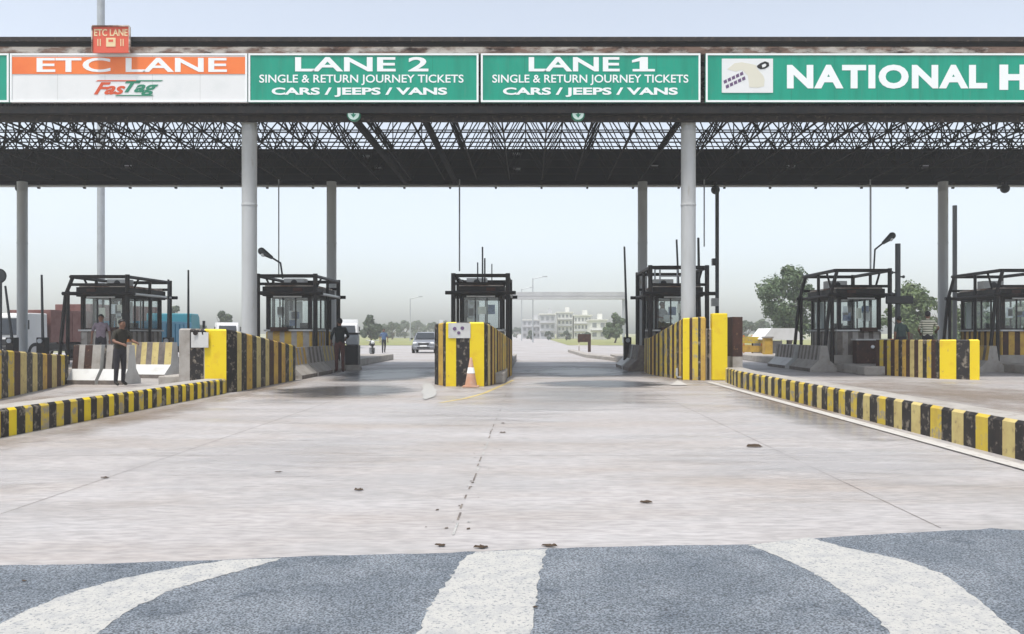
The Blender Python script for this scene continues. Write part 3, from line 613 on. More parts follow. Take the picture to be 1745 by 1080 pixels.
# ------------------------------------------------------------------ toll booths
def booth(label, cx, cy, slant=0, stripe=('pale_conc', 'dark_conc'), zt=3.42, wd=1.62, rods=False, lower='striped', guard=1.0, foot=True):
    t = T('toll_booth', label, 'toll booth', (cx, cy, .3), group='toll booths under the canopy')
    dp = 2.9; hx, hy = wd / 2, dp / 2; zb, zw, zr = 0.0, 1.18, 2.42    # local heights above the slab
    b = MB(); per = [(-hx, hy), (-hx, -hy), (hx, -hy), (hx, hy), (-hx, hy)]
    if lower == 'striped': b.wall(per, [zw] * 5, .1, alt(wd * 2 + dp * 2, .42, stripe[0], stripe[1], .2), None, 0, 'booth_white')
    else: b.wall(per, [zw] * 5, .1, [(1, lower)], None, 0, 'booth_white')
    b.box((0, 0, .55), (wd - .2, dp - .2, .06), 'dark_conc'); b.build('lower_wall', t)
    quick('sill', t, lambda b: b.box((0, 0, zw), (wd + .12, dp + .12, .06), 'booth_white'))
    for sx_, sy in ((-1, -1), (1, -1), (1, 1), (-1, 1)):
        quick('corner_post', t, lambda b: b.box((sx_ * (hx - .05), sy * (hy - .05), zw + .06), (.10, .10, zr - zw - .06), 'frame_dark'))
    def win(n, p, q, nm='window'):
        L = math.dist(p, q); a = math.atan2(q[1] - p[1], q[0] - p[0]); mx, my_ = (p[0] + q[0]) / 2, (p[1] + q[1]) / 2
        wdw = bpy.data.objects.new(nm, None)
        b = MB()
        for i in range(n + 1):
            u = -L / 2 + .02 + (L - .04) * i / n; b.box((u, 0, .05), (.04 if 0 < i < n else .03, .05, zr - zw - .16), 'frame_dark')
        b.box((0, 0, 0), (L, .06, .05), 'frame_dark'); b.box((0, 0, zr - zw - .11), (L, .06, .05), 'frame_dark')
        fo = b.build('window', t); fo.location = (mx, my_, zw + .06); fo.rotation_euler = (0, 0, a)
        g = MB(); g.box((0, 0, .05), (L - .02, .012, zr - zw - .16), 'glass'); go = g.build('pane', fo); return fo
    win(3, (-hx + .11, -hy + .05), (hx - .11, -hy + .05)); win(2, (-hx + .11, hy - .05), (hx - .11, hy - .05))
    win(4, (-hx + .05, -hy + .11), (-hx + .05, hy - .11)); win(4, (hx - .05, -hy + .11), (hx - .05, hy - .11))
    quick('roof', t, lambda b: (b.box((0, 0, zr), (wd + .18, dp + .25, .34), 'frame_dark'), b.box((0, 0, zr + .34), (wd + .05, dp + .1, .07), 'rust')))
    b = MB(); b.box((0, .55, .61), (.42, .4, .45), 'seat_fabric'); b.box((0, .75, 1.0), (.42, .08, .5), 'seat_fabric'); b.build('chair', t)
    b = MB(); b.box((0, -.85, 1.05), (wd - .25, .5, .05), 'booth_white'); b.box((-.25, -.85, 1.1), (.36, .08, .3), 'plastic'); b.box((.35, -.8, 1.1), (.3, .3, .2), 'galv'); b.build('counter', t)
    rp = random.Random(int(cx * 10))
    for i in range(5):
        x_ = rp.uniform(-hx + .25, hx - .25); z_ = rp.uniform(1.3, 1.9); quick('notice', t, lambda b: b.box((x_, -hy + .085, z_), (rp.uniform(.16, .3), .006, rp.uniform(.2, .4)), rp.choice(['letter', 'booth_white', 'beige', 'shirt_blue'])))
    b = MB(); b.box((-.25, .3, zr + .41), (.75, .5, .32), 'booth_white'); b.lathe((-.25, .04, zr + .57), [(.12, 0), (.12, .01)], 'plastic', 12, 'Y'); b.build('air_unit', t)
    quick('signal_box', t, lambda b: b.box((.35 * (slant or 1), -hy - .12, zr + .03), (.32, .1, .26), 'brown'))
    quick('lamp_tube', t, lambda b: b.tube((-.5, -hy - .16, zr - .02), (.5, -hy - .16, zr - .02), .03, 'chrome', 8))
    quick('post_pad', t, lambda b: b.box(((hx + .2) * (-slant or -1), -hy - .28, .1), (.24, .24, .8), 'orange' if slant else 'yellow_worn'))
    quick('ledge_box', t, lambda b: b.box((-.3 * (slant or 1), -hy - .1, zw + .0), (.6, .2, .14), 'brown'))
    quick('curtain', t, lambda b: [b.box((-hx + .2 + i * .09, hy - .11 + .015 * (i % 2), 1.3), (.085, .012, 1.05), 'letter') for i in range(4)])
    # crash guard of dark pipes
    gx, gy, zg, r = hx + .20, hy + .28, 3.2 if zt is None else zt - .3, .065
    b = MB()
    for sx_, sy in ((-1, -1), (1, -1), (1, 1), (-1, 1)):
        if slant and sx_ == slant:
            b.path([(sx_ * gx * .92, sy * gy, zg), (sx_ * gx * 1.18, sy * gy, zr + .05), (sx_ * gx * 1.42, sy * gy, .0)], r, 'frame_dark')
            b.tube((sx_ * gx * 1.1, sy * gy, zr + .2), (sx_ * gx * 1.1, sy * gy, 0), r, 'frame_dark')
        else:
            b.tube((sx_ * gx, sy * gy, 0), (sx_ * gx, sy * gy, zg + .08), r * 1.25, 'frame_dark', 8)
    for sy in (-1, 1):
        b.tube((-gx, sy * gy, zg), (gx, sy * gy, zg), r, 'frame_dark'); b.tube((-gx - .28, sy * (gy + .03), zr + .1), (gx + .28, sy * (gy + .03), zr + .1), r, 'frame_dark', 8)
        b.tube((-gx, sy * gy, zr + .42), (gx, sy * gy, zr + .42), r * .8, 'frame_dark')
    for sx_ in (-1, 1):
        b.tube((sx_ * gx, -gy, zg), (sx_ * gx, gy, zg), r, 'frame_dark'); b.tube((sx_ * (gx + .05), -gy, zr + .1), (sx_ * (gx + .05), gy, zr + .1), r * .8, 'chrome' if sx_ == (-slant or 1) else 'frame_dark')
        b.tube((sx_ * gx, 0, 0), (sx_ * gx, 0, zg), r * .9, 'frame_dark'); b.tube((sx_ * gx, -gy * .5, zg), (sx_ * hx, -gy * .5, zr + .3), r * .6, 'frame_dark')
    b.build('crash_guard', t)
    if rods:
        for px, zz, rr in ((.05, 4.15, .03), (.13, 3.75, .03), (-.12, 3.6, .025), (.38, 3.55, .02)):
            quick('rod', t, lambda b: b.tube((px, -hy, zr + .4), (px, -hy, zz), rr, 'pole_dark'))
    if foot:
        b = MB(); b.prism([(-hx - .3, 0), (hx + .3, 0), (hx + .16, .3), (-hx - .16, .3)], -hy - .05, hy + .1, 'pale_conc'); b.build('plinth', t)
    return t
booth('toll booth at far left with slanted pipe guard, behind the ETC LANE barrier', -15.35, 31.0, slant=-1)
booth('toll booth beside the left front column, with a curved lamp on its roof', -8.55, 30.6, stripe=('pale_conc', 'yellow_worn'))
booth('toll booth on the middle island with short rods standing on its roof', -1.72, 30.4, rods=True, wd=1.5)
booth('dark toll booth behind the right front column with a clerk in white inside', 5.3, 31.0, zt=3.75, stripe=('dark_conc', 'black'))
quick('roof_rack', bpy.context.scene.objects['toll_booth.003'], lambda b: [b.path(q, .03, 'galv') for q in ([(-.55, -1, 2.8), (-.55, -1, 3.55), (.3, -1, 3.55), (.3, -1, 2.8)], [(-.55, .2, 2.8), (-.55, .2, 3.55), (.3, .2, 3.55), (.3, .2, 2.8)], [(-.55, -1, 3.55), (-.55, .2, 3.55)], [(.3, -1, 3.55), (.3, .2, 3.55)], [(-.55, -1, 3.2), (.3, -1, 3.2)])])
booth('dark toll booth with faded grey wall right of the big round tree', 12.25, 32.0, slant=-1, zt=3.72)
booth('toll booth cut by the right edge of the picture', 18.35, 32.0, slant=-1, zt=3.72, stripe=('yellow_worn', 'brown'))

# small extras fixed to booths
def hazard_box(cx, cy, z, w_, h_, label, k='brown'):
    t = T('equipment_cabinet', label, 'cabinet', (cx, cy, z))
    quick('body', t, lambda b: b.box((0, 0, 0), (w_, .4, h_), k), bevel=.02); quick('top_cover', t, lambda b: b.box((0, 0, h_), (w_ + .08, .48, .05), 'booth_white'))
    quick('lamp', t, lambda b: b.ball((0, -.22, h_ * .72), .07, 'lamp_glass', 8, 6), True)
    return t
hazard_box(12.45, 30.05, .3, 1.15, .85, 'dark brown cabinet with a pale top in front of the booth right of the tree')
t = T('equipment_cabinet', 'narrow black cabinet with grey screen behind the man in black at the LANE 2 booth', 'cabinet', (X(601, 31.5), 31.5, 0))
quick('foot', t, lambda b: b.box((0, 0, 0), (.62, .6, .2), 'pale_conc', top=.85)); quick('body', t, lambda b: b.box((0, 0, .2), (.5, .45, .75), 'plastic'), bevel=.02)
quick('screen', t, lambda b: b.box((0, 0, .95), (.46, .4, .42), 'galv'), bevel=.05); quick('hood', t, lambda b: b.box((0, 0, 1.37), (.5, .46, .06), 'plastic'))

# jersey blocks along the booths
def jersey(cx, cy, L, rz, label, st, h=.95, flare=.32):
    t = T('concrete_barrier', label, 'barrier', (cx, cy, 0), rz, 'sloped concrete blocks beside the booths')
    b = MB(); y = -L / 2; ks = alt(L, .42, st[0], st[1], .2); i = 0
    while y < L / 2 - 1e-4:
        q = min(L / 2, y + ks[i][0]); k = ks[i][1]
        for sg in (-1, 1):
            b.face([(sg * .2, y, .42), (sg * .2, q, .42), (sg * .12, q, h), (sg * .12, y, h)], k)
            b.face([(sg * (.2 + flare), y, .12), (sg * (.2 + flare), q, .12), (sg * .2, q, .42), (sg * .2, y, .42)], st[2])
            b.face([(sg * (.2 + flare), y, 0), (sg * (.2 + flare), q, 0), (sg * (.2 + flare), q, .12), (sg * (.2 + flare), y, .12)], 'dark_conc')
        b.face([(-.12, y, h), (.12, y, h), (.12, q, h), (-.12, q, h)], st[2]); y = q; i += 1
    for yy in (-L / 2, L / 2): b.face([(-.2 - flare, yy, 0), (.2 + flare, yy, 0), (.2 + flare, yy, .12), (.2, yy, .42), (.12, yy, h), (-.12, yy, h), (-.2, yy, .42), (-.2 - flare, yy, .12)], st[2])
    b.build('block', t); return t
jersey(-7.45, 25.9, 1.8, 0, 'brownish sloped block nearest the camera beside the left front column booth', ('pale_conc', 'yellow_worn', 'pale_conc'))
jersey(-7.45, 27.9, 1.9, 0, 'second sloped block from the camera beside the left front column booth', ('pale_conc', 'dark_conc', 'pale_conc'))
jersey(-7.45, 30.0, 1.9, 0, 'sloped block at the feet of the man in black beside LANE 2', ('yellow_pale', 'pale_conc', 'pale_conc'))
jersey(-12.25, 22.9, .82, R(84), 'short white footed block with dark stripes beside the end of the low left wall', ('pale_conc', 'brown', 'booth_white'), h=1.08, flare=.22)
jersey(-11.38, 22.8, .72, R(84), 'short white footed block directly left of the man by the ETC booth', ('pale_conc', 'black', 'booth_white'), h=1.08, flare=.22)
jersey(-12.1, 26.2, 1.75, R(78), 'long cream striped block right of the man by the ETC booth', ('yellow_pale', 'dark_conc', 'booth_white'), h=1.12)
jersey(4.15, 31.2, 1.8, 0, 'dark sloped block on the right side of LANE 1, nearest of its row', ('black', 'dark_conc', 'dark_conc'))
jersey(4.15, 33.6, 2.2, 0, 'dark sloped block on the right side of LANE 1, farthest of its row', ('black', 'black', 'booth_white'))
jersey(10.75, 31.2, 2.4, 0, 'grey sloped block in front of the booth right of the tree', ('pale_conc', 'dark_conc', 'pale_conc'))
jersey(10.70, 34.0, 2.4, 0, 'grey sloped block behind the slanted guard leg near the white tent', ('pale_conc', 'dark_conc', 'booth_white'))
jersey(16.75, 31.0, 2.6, 0, 'faded striped sloped block at the right picture edge booth', ('yellow_worn', 'dark_conc', 'pale_conc'))

# ------------------------------------------------------------------ traffic cone, leaves
def cone(label, x, y, h):
    t = T('traffic_cone', label, 'cone', (x, y, 0))
    quick('base', t, lambda b: b.box((0, 0, 0), (.42, .42, .04), 'cone_orange'), bevel=.01)
    quick('cone_body', t, lambda b: b.lathe((0, 0, .04), [(.16, 0), (.03, h), (.02, h + .01)], 'cone_orange', 16), True)
    quick('white_band', t, lambda b: b.lathe((0, 0, .04), [(.107, h * .45), (.078, h * .66)], 'letter', 16), True)
x, y, _ = gp(803, 659); cone('faded orange traffic cone in front of the middle island nose', x, y - .1, .72)
for i, (px, py, r, lab) in enumerate(((1285, 762, .09, 'dark dry leaf lying on the concrete near the worn right kerb'), (610, 836, .07, 'dark dry leaf lying left of the middle of the concrete road'), (475, 806, .05, 'small dark stone on the concrete, left of the centre'), (857, 722, .05, 'dark scrap on the road joint below the middle island'), (856, 738, .06, 'dark scrap lower down the road joint'), (1101, 857, .06, 'dark dry leaf on the concrete right of the centre'), (178, 815, .05, 'small dark stone on the concrete at the left'), (752, 931, .05, 'dark scrap at the asphalt edge left of the middle white band'), (822, 934, .07, 'flat dark scrap at the top of the middle white band'), (937, 932, .06, 'dark scrap at the asphalt edge right of the middle white band'), (912, 1037, .02, 'tiny dark pebble on the right edge of the middle white band'), (42, 992, .02, 'tiny dark pebble on the asphalt at far left'))):
    x, y, _ = gp(px, py); n_ = 9
    r *= .75 if i else 1.1; b = MB(); ring = [(math.cos(2 * math.pi * j / n_) * r * random.uniform(.4, 1.5), math.sin(2 * math.pi * j / n_) * r * random.uniform(.35, .7)) for j in range(n_)]
    b.poly([(x_, y_, 0) for x_, y_ in ring] + [(x_ * .8, y_ * .7, r * random.uniform(.05, .35)) for x_, y_ in ring] + [(0, 0, r * .12)], [(j, (j + 1) % n_, n_ + (j + 1) % n_, n_ + j) for j in range(n_)] + [(n_ + j, n_ + (j + 1) % n_, 2 * n_) for j in range(n_)] + [tuple(range(n_ - 1, -1, -1))], 'leaf_dry'); o = b.build('dry_leaf' if 'leaf' in lab else ('stone' if 'stone' in lab or 'pebble' in lab else 'scrap'), loc=(x, y, .009)); tag(o, lab, 'debris', 'bits of litter on the road')

# ------------------------------------------------------------------ poles, lamps, booms
def pole(name, label, cat, px, d, py1, r, k='pole_dark', z0=0.0, lean=0, group=None, cap=True):
    t = T(name, label, cat, (X(px, d), d, z0), group=group); h = Z(py1, d) - z0
    quick('shaft', t, lambda b: b.tube((0, 0, 0), (lean, 0, h), r, k, 10), True)
    quick('base', t, lambda b: b.box((0, 0, 0), (r * 4, r * 4, .25), k), bevel=.01)
    return t, h
G = 'raised boom barrier arms'
def boom(label, px0, px1, d, py1, r=.055):
    t = T('boom_barrier', label, 'boom barrier', (X(px0, d), d, .3), group=G); h = Z(py1, d) - .3; lean = X(px1, d) - X(px0, d)
    quick('arm', t, lambda b: b.tube((0, 0, .8), (lean, 0, h), r, 'pole_dark', 8, r * .7)); quick('motor_box', t, lambda b: b.box((0, 0, 0), (.3, .35, .95), 'frame_dark'), bevel=.02)
    quick('hinge', t, lambda b: b.lathe((0, 0, .82), [(.09, -.22), (.09, .2)], 'galv', 10, 'Y'))
boom('raised boom arm leaning left at the far left edge', 21, 9, 31, 487); boom('raised boom arm left of the far left booth', 73, 71, 31, 468)
boom('raised boom arm standing above the blue truck', 321, 321, 34, 460); boom('raised boom arm with pegs right of the ETC booth', 287, 287, 31, 476)
boom('raised boom arm left of the dark LANE 1 booth', 1069, 1064, 33.5, 420); boom('raised boom arm leaning left in front of the right front column', 1160, 1153, 33.5, 408)
boom('raised dark boom arm just right of the right front column', 1193, 1190, 34, 405, .07)
def street(label, px, d, py1, r, k='galv'):
    t, h = pole('mast', label, 'mast', px, d, py1, r, k); return t, h
t, h = street('tall grey mast rising above the canopy roof behind the ETC LANE board', 172, 62, -60, .28)
t, h = street('grey post with clamps standing right of the right front column', 1222, 36.2, 318, .085, 'pole_dark')
quick('clamp', t, lambda b: (b.box((-.12, 0, 4.4), (.2, .25, .3), 'pole_dark'), b.box((-.1, 0, 2.6), (.3, .25, .35), 'booth_white')))
t, h = street('dark post behind the far right rear column', 1627, 42, 350, .11, 'pole_dark')
t, h = street('thin grey rod post beyond the right lanes with a small clip', 1484, 60, 300, .06)
# cross-armed signal pole behind the striped wall
t, h = pole('signal_pole', 'dark pole with a crossbar and small pegs behind the clean striped wall', 'pole', 1530, 29.0, 415, .09, 'pole_dark', .3)
quick('crossbar', t, lambda b: b.box((0, -.12, Z(518, 29) - .3), (.95, .14, .28), 'plastic'), bevel=.04)
for dz, s in ((3.55, -1), (3.4, 1), (2.8, -1)): quick('peg', t, lambda b: (b.tube((0, 0, dz - .3), (s * .2, 0, dz - .3), .03, 'pole_dark'), b.ball((s * .2, 0, dz - .3), .055, 'pole_dark', 8, 6)))
def lamp(label, px, d, zbase, pts, group='curved lamps on booth roofs'):
    t = T('booth_lamp', label, 'lamp', (X(px, d), d, zbase), group=group); q = [((p - px) * d / F, 0, Z(y, d) - zbase) for p, y in pts]
    quick('arm', t, lambda b: b.path(q, .035, 'pole_dark', 8)); a, c = Vector(q[-2]), Vector(q[-1]); dv = (c - a).normalized()
    def hd(b):
        b.tube(c - dv * .05, c + dv * .42, .06, 'pole_dark', 10, .14); b.ball(c + dv * .42, .14, 'pole_dark', 10, 6)
    quick('head', t, hd, True)
    quick('lens', t, lambda b: b.ball(c + dv * .34 - Vector((0, 0, .06)), .11, 'lamp_glass', 10, 6), True)
lamp('lamp curving left from the roof of the booth by the left front column', 482, 30.6, 3.1, [(482, 475), (478, 448), (462, 438)])
lamp('lamp curving right from the roof of the booth right of the tree', 1489, 32, 3.4, [(1489, 460), (1491, 425), (1506, 413)])
# round mirror at far left
t = T('convex_mirror', 'round dark disc on a post at the left picture edge', 'mirror', (X(-2, 30), 30, 0))
quick('post', t, lambda b: b.tube((0, .1, 0), (0, .1, 3.6), .05, 'pole_dark', 8)); quick('disc', t, lambda b: b.lathe((0, 0, Z(470, 30)), [(.24, -.02), (.27, .03), (.2, .07)], 'pole_dark', 18, 'Y'), True)

# ------------------------------------------------------------------ people
def person(label, loc, rz, shirt, trousers, arms=None, sit=False, lean=0.0, scale=1.0, sleeve=.5, legs=None, head=(0, 0)):
    """facing -Y; one skinned surface"""
    V = []; E = []; RD = []; TG = []
    def add(p, r, tg, par=None):
        V.append(Vector(p)); RD.append(r if isinstance(r, tuple) else (r, r)); TG.append(tg)
        if par is not None: E.append((par, len(V) - 1))
        return len(V) - 1
    def up(x, y, z):                                        # torso lean about the pelvis (x-direction lean forward = -y)
        a = lean; dz = z - .95; return (x, y * math.cos(a) - dz * math.sin(a), .95 + dz * math.cos(a) + y * math.sin(a) * 0)
    pe = add((0, 0, .95), (.15, .115), 'T'); sp = add(up(0, 0, 1.10), (.14, .10), 'S', pe); ch = add(up(0, 0, 1.30), (.165, .11), 'S', sp)
    nb = add(up(0, .01, 1.43), (.085, .07), 'S', ch); ne = add(up(0, 0, 1.49), (.052, .055), 'K', nb)
    jw = add(up(head[0] * .02, -.02 + head[1], 1.55), (.062, .075), 'K', ne); hd = add(up(head[0] * .03, -.005 + head[1], 1.63), (.075, .095), 'K', jw); tp_ = add(up(head[0] * .03, .005 + head[1], 1.70), (.055, .07), 'K', hd)
    add(up(head[0] * .05, -.115 + head[1], 1.605), (.012, .014), 'K', hd)     # nose
    for s in (-1, 1): add(up(s * .085, .01 + head[1], 1.62), (.012, .02), 'K', hd)   # ears
    arms = arms or {}
    for s in (-1, 1):
        A = arms.get(s) or ((s * .26, .02, 1.14), (s * .27, -.06, .90))
        sh = add(up(s * .17, .01, 1.405), (.066, .062), 'S', ch); el = add(up(*A[0]), (.046, .046), 'E', sh); wr = add(up(*A[1]), (.03, .028), 'K', el)
        dv = (V[wr] - V[el]).normalized(); pm_ = add(V[wr] + dv * .06, (.036, .016), 'K', wr)
        side = dv.cross(Vector((0, 1, 0))); side = side.normalized() if side.length > .1 else Vector((1, 0, 0)); cu = side.cross(dv).normalized()
        for k_, L in ((-1.5, .062), (-.5, .075), (.5, .07), (1.5, .055)):
            a = add(V[pm_] + dv * .035 + side * k_ * .017, .009, 'K', pm_); c = add(V[a] + dv * L * .55 + cu * .012, .008, 'K', a); add(V[c] + dv * L * .4 + cu * .025, .007, 'K', c)
        th_ = add(V[wr] + dv * .035 + side * .04 * -s + cu * .01, .010, 'K', pm_); add(V[th_] + dv * .05 + cu * .02, .008, 'K', th_)
        lg = (legs or {}).get(s)
        if sit: lg = lg or ((s * .11, -.42, .93), (s * .11, -.40, .52), (s * .12, -.54, .46))
        lg = lg or ((s * .10, -.02, .50), (s * .10, .02, .10), (s * .12, -.13, .045))
        hp = add((s * .09, 0, .87), (.095, .10), 'T', pe); kn = add(lg[0], (.062, .066), 'T', hp); an = add(lg[1], (.05, .05), 'T', kn); add(lg[2], (.045, .035), 'F', an)
    me = bpy.data.meshes.new('body'); me.from_pydata(V, E, []); o = bpy.data.objects.new('person', me); C.objects.link(o)
    o.modifiers.new('skin', 'SKIN'); sv = me.skin_vertices[0].data
    for i, r in enumerate(RD): sv[i].radius = r; sv[i].use_root = (i == 0)
    o.modifiers[0].use_smooth_shade = True; sb = o.modifiers.new('sub', 'SUBSURF'); sb.levels = 1; sb.render_levels = 1
    dg = bpy.context.evaluated_depsgraph_get(); dg.update(); nm = bpy.data.meshes.new_from_object(o.evaluated_get(dg)); o.modifiers.clear(); o.data = nm
    nm.materials.clear(); ks = [shirt, trousers, 'skin', 'shoe']
    for k in ks: nm.materials.append(M[k])
    for p in nm.polygons:
        c = p.center; best = None
        for a, b_ in E:
            A, B = V[a], V[b_]; ab = B - A; t_ = max(0, min(1, (c - A).dot(ab) / max(1e-9, ab.length_squared))); q = A + ab * t_; d_ = (c - q).length - (RD[a][0] * (1 - t_) + RD[b_][0] * t_)
            if best is None or d_ < best[0]: best = (d_, a, b_, t_)
        _, a, b_, t_ = best; ta, tb = TG[a], TG[b_]
        if tb == 'F': mi = 3 if t_ > .15 else 1
        elif tb == 'K' and ta == 'E': mi = 2 if t_ > sleeve - .5 else 0
        elif tb == 'E': mi = 0 if t_ < sleeve + .3 else 2
        elif tb == 'K': mi = 2
        elif tb == 'S': mi = 0 if not (ta == 'T' and t_ < .25) else 1
        else: mi = 1
        p.material_index = mi; p.use_smooth = True
    tag(o, label, 'person'); o.location = loc; o.rotation_euler = (0, 0, rz); o.scale = (scale,) * 3
    hc = V[hd]; b = MB(); b.ball((hc.x, hc.y + .018, hc.z + .022), .1, 'hair', 14, 10, (.88, 1.02, .95)); ho = b.build('hair', None, True)
    bm = bmesh.new(); bm.from_mesh(ho.data); bmesh.ops.delete(bm, geom=[v for v in bm.verts if (v.co.z < hc.z - .075) or (v.co.y < hc.y - .03 and v.co.z < hc.z + .05)], context='VERTS'); bm.to_mesh(ho.data); bm.free(); ho.parent = o
    for s in (-1, 1): quick('eye', o, lambda b: b.ball((hc.x + s * .032, hc.y - .088, hc.z + .005), .012, 'eye', 8, 5), True)
    return o
person('man in black shirt and brown trousers standing beside LANE 2, back to the camera', (X(579, 28.8), 28.8, .02), R(200), 'shirt_black', 'trousers_brown', arms={-1: ((-.27, .03, 1.16), (-.22, -.2, 1.08)), 1: ((.27, .05, 1.15), (.25, -.12, .98))}, scale=1.1, sleeve=1.0)
person('man in olive shirt and dark trousers leaning by the ETC booth', (X(204, 21.8), 21.8, 0), R(60), 'shirt_olive', 'trousers_dark', arms={-1: ((-.26, -.10, 1.16), (-.2, -.34, 1.10)), 1: ((.27, -.10, 1.16), (.22, -.35, 1.12))}, lean=.15, scale=1.03)
person('man in dull mauve shirt standing behind the railing of the ETC booth', (X(172, 27.3), 27.3, .3), R(20), 'shirt_pink', 'trousers_dark', scale=1.0)
person('clerk in white shirt standing in the dark booth behind the right front column', (X(1128, 31.0), 31.0, .86), R(30), 'shirt_white', 'trousers_dark', arms={-1: ((-.26, -.06, 1.16), (-.18, -.3, 1.12)), 1: ((.27, -.06, 1.16), (.2, -.3, 1.12))}, sleeve=.5)
person('man in dark green shirt standing behind the clean striped wall', (X(1538, 27.6), 27.6, .3), R(190), 'shirt_green', 'trousers_dark', lean=.25, scale=.98, head=(0, -.03))
person('man in pale striped shirt standing behind the clean striped wall', (X(1581, 27.3), 27.3, .32), R(150), 'shirt_striped', 'trousers_dark', arms={-1: ((-.3, -.05, 1.2), (-.24, -.26, 1.12)), 1: ((.26, 0, 1.14), (.24, -.2, 1.05))}, scale=1.05)
person('pedestrian in blue shirt walking far down the LANE 2 road beside the motorcycle', (X(654, 58), 58, 0), R(20), 'shirt_blue', 'trousers_dark', legs={-1: ((-.1, -.12, .5), (-.1, -.08, .1), (-.11, -.24, .05)), 1: ((.1, .04, .5), (.1, .22, .12), (.11, .1, .05))})

# ------------------------------------------------------------------ vehicles
def wheel(parent, x, y, r, w_):
    o = quick('wheel', parent, lambda b: b.lathe((x, y, r), [(r * .62, -w_ / 2), (r * .95, -w_ / 2), (r, -w_ * .3), (r, w_ * .3), (r * .95, w_ / 2), (r * .62, w_ / 2)], 'tyre', 20, 'X'), True)
    quick('rim', o, lambda b: b.lathe((x, y, r), [(r * .6, -w_ * .52), (r * .6, w_ * .52)], 'rim', 16, 'X'), True)
def car(label, loc, rz, paint):
    t = T('parked_car' if False else 'car', label, 'car', loc, rz); W = .86
    # facing -Y. lofted body: (y, half width, z bottom, z shoulder)
    sec = [(-2.02, .62, .36, .62), (-1.95, .76, .28, .76), (-1.5, .84, .24, .90), (-.9, .86, .24, .98), (0, .87, .24, 1.0), (1.0, .87, .24, 1.0), (1.7, .84, .26, .98), (1.98, .74, .34, .92)]
    b = MB(); rings = []
    for y, hw_, z0, z1 in sec:
        rings.append([(-hw_ * .9, y, z0), (-hw_, y, z0 + .12), (-hw_, y, (z0 + z1) / 2 + .08), (-hw_ * .92, y, z1), (hw_ * .92, y, z1), (hw_, y, (z0 + z1) / 2 + .08), (hw_, y, z0 + .12), (hw_ * .9, y, z0)])
    vs = [p for r in rings for p in r]; n_ = 8; fs = [(i * n_ + j, i * n_ + (j + 1) % n_, (i + 1) * n_ + (j + 1) % n_, (i + 1) * n_ + j) for i in range(len(rings) - 1) for j in range(n_)]
    fs += [tuple(range(n_)), tuple(range(len(rings) * n_ - 1, (len(rings) - 1) * n_ - 1, -1))]; b.poly(vs, fs, paint); b.build('body', t, True, bevel=.03)
    b = MB(); cab = [(-1.0, .80, .98), (-.28, .66, 1.46), (.9, .66, 1.5), (1.75, .74, .99)]
    vs = [];
    for y, hw_, z in cab: vs += [(-hw_, y, z), (hw_, y, z)]
    b.poly(vs, [(0, 1, 3, 2), (2, 3, 5, 4), (4, 5, 7, 6), (0, 2, 4, 6), (1, 7, 5, 3), (0, 6, 7, 1)], paint); b.build('cabin', t, True, bevel=.04)
    def shr(pts, dd): return pts
    b = MB(); b.face([(-.70, -.965, 1.02), (.70, -.965, 1.02), (.60, -.36, 1.425), (-.60, -.36, 1.425)], 'car_glass'); o = b.build('windscreen', t); o.location = (0, -.03, .02)
    for s in (-1, 1):
        b = MB(); b.face([(s * .80, -.8, 1.02), (s * .785, 1.4, 1.02), (s * .70, .85, 1.42), (s * .70, -.25, 1.40)], 'car_glass'); o = b.build('side_window', t); o.location = (s * .02, 0, 0)
        quick('headlight', t, lambda b: b.ball((s * .60, -1.92, .70), .13, 'lamp_glass', 12, 8, (1.3, .6, .75)), True)
        quick('mirror', t, lambda b: b.ball((s * .96, -.75, 1.02), .1, 'plastic', 10, 6, (1, .6, .75)), True)
        for y in (-1.25, 1.3): wheel(t, s * .78, y, .31, .2)
    quick('grille', t, lambda b: b.box((0, -2.0, .58), (.75, .08, .16), 'plastic')); quick('bumper', t, lambda b: b.box((0, -2.03, .30), (1.45, .16, .22), paint), bevel=.05)
    quick('lower_intake', t, lambda b: b.box((0, -2.115, .34), (.9, .02, .1), 'plastic')); quick('number_plate', t, lambda b: b.box((0, -2.125, .47), (.5, .02, .11), 'letter'))
    return t
car('silver car driving towards the camera far down the LANE 2 road', (X(720, 58), 60, 0), R(2), 'car_silver')
